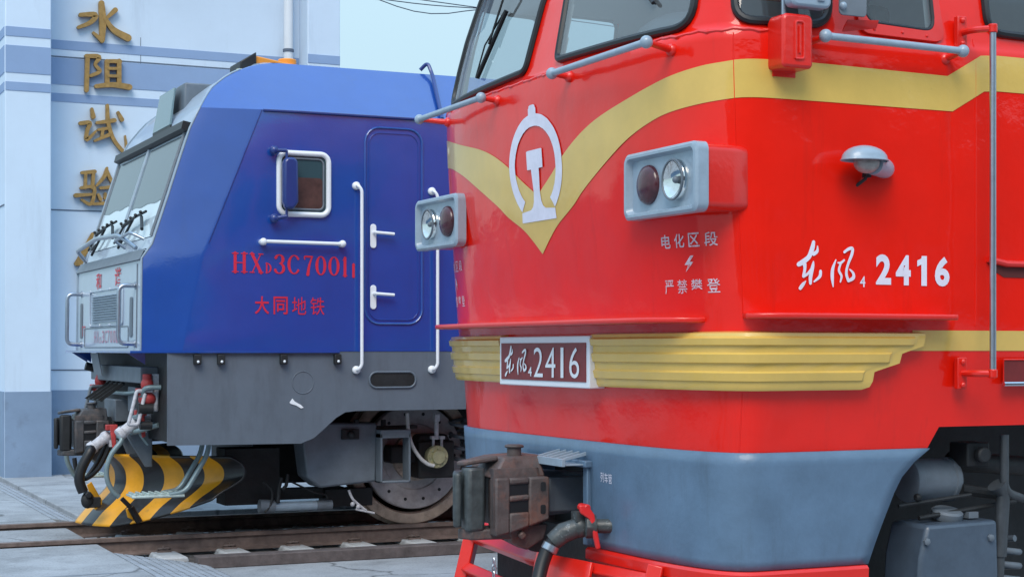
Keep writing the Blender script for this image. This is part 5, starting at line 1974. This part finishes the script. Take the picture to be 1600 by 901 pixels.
b.tube([e2] + [at(px, py, 14.2) for px, py in ((190, 688), (175, 708), (167, 730), (168, 750), (176, 766), (186, 776))], 0.022, 10, smooth=6)
b.build('air_hose', TUBEG, bl_, angle=60)
b = MB()
b.tube([at(px, py, 15.6) for px, py in ((150, 720), (122, 700), (106, 690), (104, 715), (112, 735), (125, 752))], 0.022, 10, smooth=6)
b.build('air_hose', TUBEG, bl_, angle=60)
b = MB()
b.tube([at(px, py, 14.8) for px, py in ((168, 690), (150, 725), (135, 746))], 0.02, 8, smooth=6)
b.tube([at(px, py, 14.75) for px, py in ((172, 694), (155, 730), (132, 748), (120, 735), (116, 715))], 0.02, 8, smooth=6)
b.build('jumper_cable', BLACK, bl_, angle=60)
# hung steps
def step(sg):
    y = BY + sg * 1.22
    x0, x1 = 2.93, 3.38
    b = MB()
    b.box((3.13, y, 0.395), (0.44, 0.24, 0.02))
    for i in range(8):
        b.box((2.94 + i * 0.055, y, 0.41), (0.022, 0.24, 0.02))
    b.tube([(2.91, y - .12, .39), (3.35, y - .12, .39)], 0.014, 6)
    o = b.build('hung_step', GALV, bl_, bevel=0.004)
    b = MB()
    for dy in (-.11, .11):
        b.tube(bend([(3.22, y + dy, 0.40), (3.36, y + dy, 0.42), (3.56, y + dy + .02, 0.74), (3.57, y + dy + .02, 0.90)], 0.12), 0.022, 10)
    b.build('step_hanger', TUBEG, o, angle=60)
step(-1)
step(1)
# ---- snow plough with hazard stripes
PX = [(0.0, 2.74), (0.3, 2.81), (0.5, 2.96), (0.7, 3.18), (0.9, 3.41), (1.15, 3.68)]
PB = [(0.0, -0.05), (0.18, 0.045), (0.32, 0.14), (0.5, 0.235), (0.7, 0.25), (0.86, 0.21), (1.0, 0.12)]
def smooth_pairs(T):
    q = catmull([Vector((a, c, 0)) for a, c in T], 8)
    return [(p.x, p.y) for p in q]
PX, PB = smooth_pairs(PX), smooth_pairs(PB)
def plough(l, t):
    zb_ = 0.065 + 0.26 * max(0.0, min(1.0, (abs(l) - 0.5) / 0.65)) ** 1.3
    return Vector((itp(abs(l), PX) + itp(t, PB), BY + l, zb_ + (0.69 - zb_) * t))
nl, nz = 180, 28
b = MB()
rows = [[plough(-1.15 + 2.30 * j / nl, i / nz) for j in range(nl + 1)] for i in range(nz + 1)]
# fine stripes along the curve length
cum = [0]
base = [plough(-1.15 + 2.30 * j / nl, 0.4) for j in range(nl + 1)]
for j in range(nl):
    cum.append(cum[-1] + (base[j + 1] - base[j]).length)
mid = cum[nl // 2]
def stripe2(i, j):
    s = abs((cum[j] + cum[j + 1]) / 2 - mid)
    return 1 if ((s + 0.06) / 0.20) % 2 < 1 and s < 1.42 else 0
b.grid(rows, mif=stripe2)
b.build('snow_plough', [BLK, YEL], bl_, solid=0.016, angle=60)
b = MB()
b.prism([at(136, 757, 14.95), at(143, 752, 14.95), at(160, 782, 14.95), at(158, 802, 14.95), at(150, 800, 14.95)], (0, .03, 0))
b.build('plough_lug', YEL, bl_, bevel=0.004)
b = MB()
b.prism([at(197, 795, 14.5), at(206, 790, 14.5), at(208, 812, 14.5), at(200, 808, 14.5)], (0, .03, 0))
b.build('plough_lug', YEL, bl_, bevel=0.004)
b = MB()
b.tube([at(204, 792, 14.45), at(218, 815, 14.45)], 0.03, 8)
b.tube([at(190, 778, 14.4), at(204, 792, 14.4)], 0.02, 8)
b.build('hose_end', BLACK, bl_)
# ---- bogie: frame box, equaliser, wheel with brake disc, axle cover, springs
b = MB()
yg = BY - 1.18
b.prism([at(470, 665, yg), at(505, 660, yg), at(590, 660, yg), at(588, 752, yg), at(500, 762, yg), at(480, 745, yg)], (0, 0.3, 0))
o = b.build('bogie_box', MIDGREY, bl_, bevel=0.02)
b = MB()
c = at(547, 678, yg - .01)
b.box(c + Vector((0, 0, .0)), (0.16, 0.04, 0.09))
b.ball(c + Vector((0, -.03, .0)), 0.035, 10, 6)
b.build('box_catch', DARK, o, bevel=0.005)
b = MB()
yf = BY - 1.22
f0, f1 = at(590, 676, yf), at(637, 752, yf)
t_ = 0.045
for (x0, x1, z0, z1) in ((f0.x, f1.x, f0.z - t_, f0.z + .03), (f0.x, f1.x, f1.z, f1.z + .02), (f0.x, f0.x + .02, f1.z, f0.z), (f1.x - .02, f1.x, f1.z, f0.z)):
    b.box(((x0 + x1) / 2, yf, (z0 + z1) / 2), (x1 - x0, 0.16, z1 - z0))
b.build('bogie_frame', MIDGREY, bl_, bevel=0.006)
yw = 15.15 - 0.72
def wheelset(xw, parent):
    b = MB()
    b.lathe([(.52, .10), (.52, -.03), (.535, -.055), (.605, -.055), (.625, -.045), (.625, .04), (.655, .05), (.655, .07), (.52, .10)], (xw, yw, .627), (0, 1, 0), 64)
    o = b.build('wheel', TYRE, parent, angle=30)
    b = MB()
    b.lathe([(.30, -.10), (.31, -.11), (.475, -.11), (.485, -.10), (.485, -.03), (.30, -.03)], (xw, yw, .627), (0, 1, 0), 56)
    d = b.build('brake_disc', DISC, o, angle=30)
    b = MB()
    b.cyl((xw + .40, yw - .113, .627), (xw + .40, yw - .10, .627), 0.016, 8)
    b0 = b.build('disc_bolt', DARK, d)
    for i in range(1, 14):
        a = 2 * PI * i / 14
        c = b0.copy()
        COL.objects.link(c)
        c.parent = d
        c.location = (.40 * math.cos(a) - .40, 0, .40 * math.sin(a))
    b = MB()
    b.lathe([(.22, -.16), (.22, -.02), (.01, -.02)], (xw, yw, .627), (0, 1, 0), 32)
    b.build('hub', TYRE, o)
    return o
wheelset(5.62, bl_)
wheelset(7.9, bl_)
b = MB()
yx = yw - 0.42
c = at(683, 713, yx)
b.lathe([(.02, -.05), (.06, -.05), (.065, -.02), (.10, -.02), (.105, .0), (.10, .06)], (c.x, yx, c.z), (0, 1, 0), 28)
for i in range(8):
    a = 2 * PI * i / 8
    b.cyl((c.x + .08 * math.cos(a), yx - .035, c.z + .08 * math.sin(a)), (c.x + .08 * math.cos(a), yx, c.z + .08 * math.sin(a)), 0.011, 8)
b.build('axle_cover', BRASSY, bl_, angle=35)
b = MB()
b.box((c.x + .02, yx + .22, c.z - .03), (0.36, 0.32, 0.34))
b.box((c.x - .25, yx + .24, c.z + .02), (0.3, 0.2, 0.16))
b.prism([(c.x - .20, yx + .1, c.z + .06), (c.x + .22, yx + .1, c.z + .06), (c.x + .14, yx + .1, c.z + .20), (c.x - .12, yx + .1, c.z + .20)], (0, .3, 0))
b.build('axle_box', DARK, bl_, bevel=0.02)
b = MB()
for px in (677, 690):
    q = at(px, 683, yx + .05)
    b.box(q, (0.05, 0.05, 0.03))
    b.cyl(q, q + Vector((0, 0, -.12)), 0.014, 8)
q = at(682, 652, yx + .05)
b.box(q, (0.05, 0.05, 0.07))
b.cyl(q, q + Vector((0, 0, -.2)), 0.022, 8)
b.build('damper_bolt', VALVE, bl_, bevel=0.004)
b = MB()
b.tube([at(px, py, yx - .03) for px, py in ((636, 645), (638, 672), (644, 695), (656, 714), (668, 724), (678, 727))], 0.018, 8, smooth=6)
b.build('sensor_cable', mat('white_cable', (0.62, 0.62, 0.62), 0.5), bl_, angle=60)
b = MB()
for k, px in enumerate((722, 740)):
    q = at(px, 668, yx + .25)
    pts = [(q.x + .11 * math.cos(t), yx + .25 + .11 * math.sin(t), 0.98 - 0.0075 * i) for i, t in enumerate([2 * PI * i / 14 for i in range(60)])]
    b.tube(pts, 0.018, 6)
b.build('coil_spring', MIDGREY, bl_, angle=60)
# brake cylinder rod, sand pipe, small pipes
b = MB()
yr = BY - 1.0
b.cyl(at(428, 791, yr), at(494, 789, yr), 0.042, 16)
r_ = b.build('brake_rod', LGREY, bl_)
b = MB()
b.cyl(at(494, 789, yr), at(518, 788, yr), 0.046, 16)
b.build('rod_sleeve', MIDGREY, r_)
b = MB()
b.cyl(at(405, 790, yr), at(428, 791, yr), 0.06, 12)
b.build('rod_sleeve', MIDGREY, r_)
b = MB()
b.box(at(380, 745, yr + .1) + Vector((.1, .2, .0)), (0.5, 0.3, 0.5))
b.box(at(460, 770, yr + .25), (0.9, 0.12, 0.10))
b.box(at(540, 775, yr + .25), (0.45, 0.2, 0.16))
b.tube([at(px, py, yr - .05) for px, py in ((440, 745), (436, 760), (434, 785))], 0.02, 6)
b.tube([at(px, py, yr - .05) for px, py in ((450, 740), (447, 758), (441, 765))], 0.018, 6)
b.tube([at(px, py, yr - .05) for px, py in ((410, 752), (424, 765), (424, 785), (414, 800))], 0.012, 6, smooth=5)
b.tube([at(px, py, yr - .05) for px, py in ((455, 752), (490, 768), (508, 772), (512, 780))], 0.010, 6, smooth=5)
b.build('sanding_gear', DARK, bl_, bevel=0.008)
b = MB()
b.tube([at(556, 795, yr - .1), at(585, 801, yr - .1)], 0.010, 6)
for px, py in ((551, 787), (560, 791)):
    b.ball(at(px, py, yr - .1), 0.022, 8, 6)
b.tube([at(545, 765, yr - .1), at(552, 780, yr - .1), at(572, 797, yr - .1)], 0.012, 6, smooth=4)
b.build('sand_nozzle', VALVE, bl_)
b = MB()
for px in (517, 560, 602):
    q = at(px, 664, yg - .02)
    b.box(q + Vector((0, .05, 0)), (0.04, 0.04, 0.10))
b.box(at(560, 668, yg + .1), (1.1, 0.1, 0.03))
b.tube([at(515, 670, yg + .02), at(620, 668, yg + .02)], 0.02, 8)
b.build('bogie_pipe', DARK, bl_, bevel=0.005)
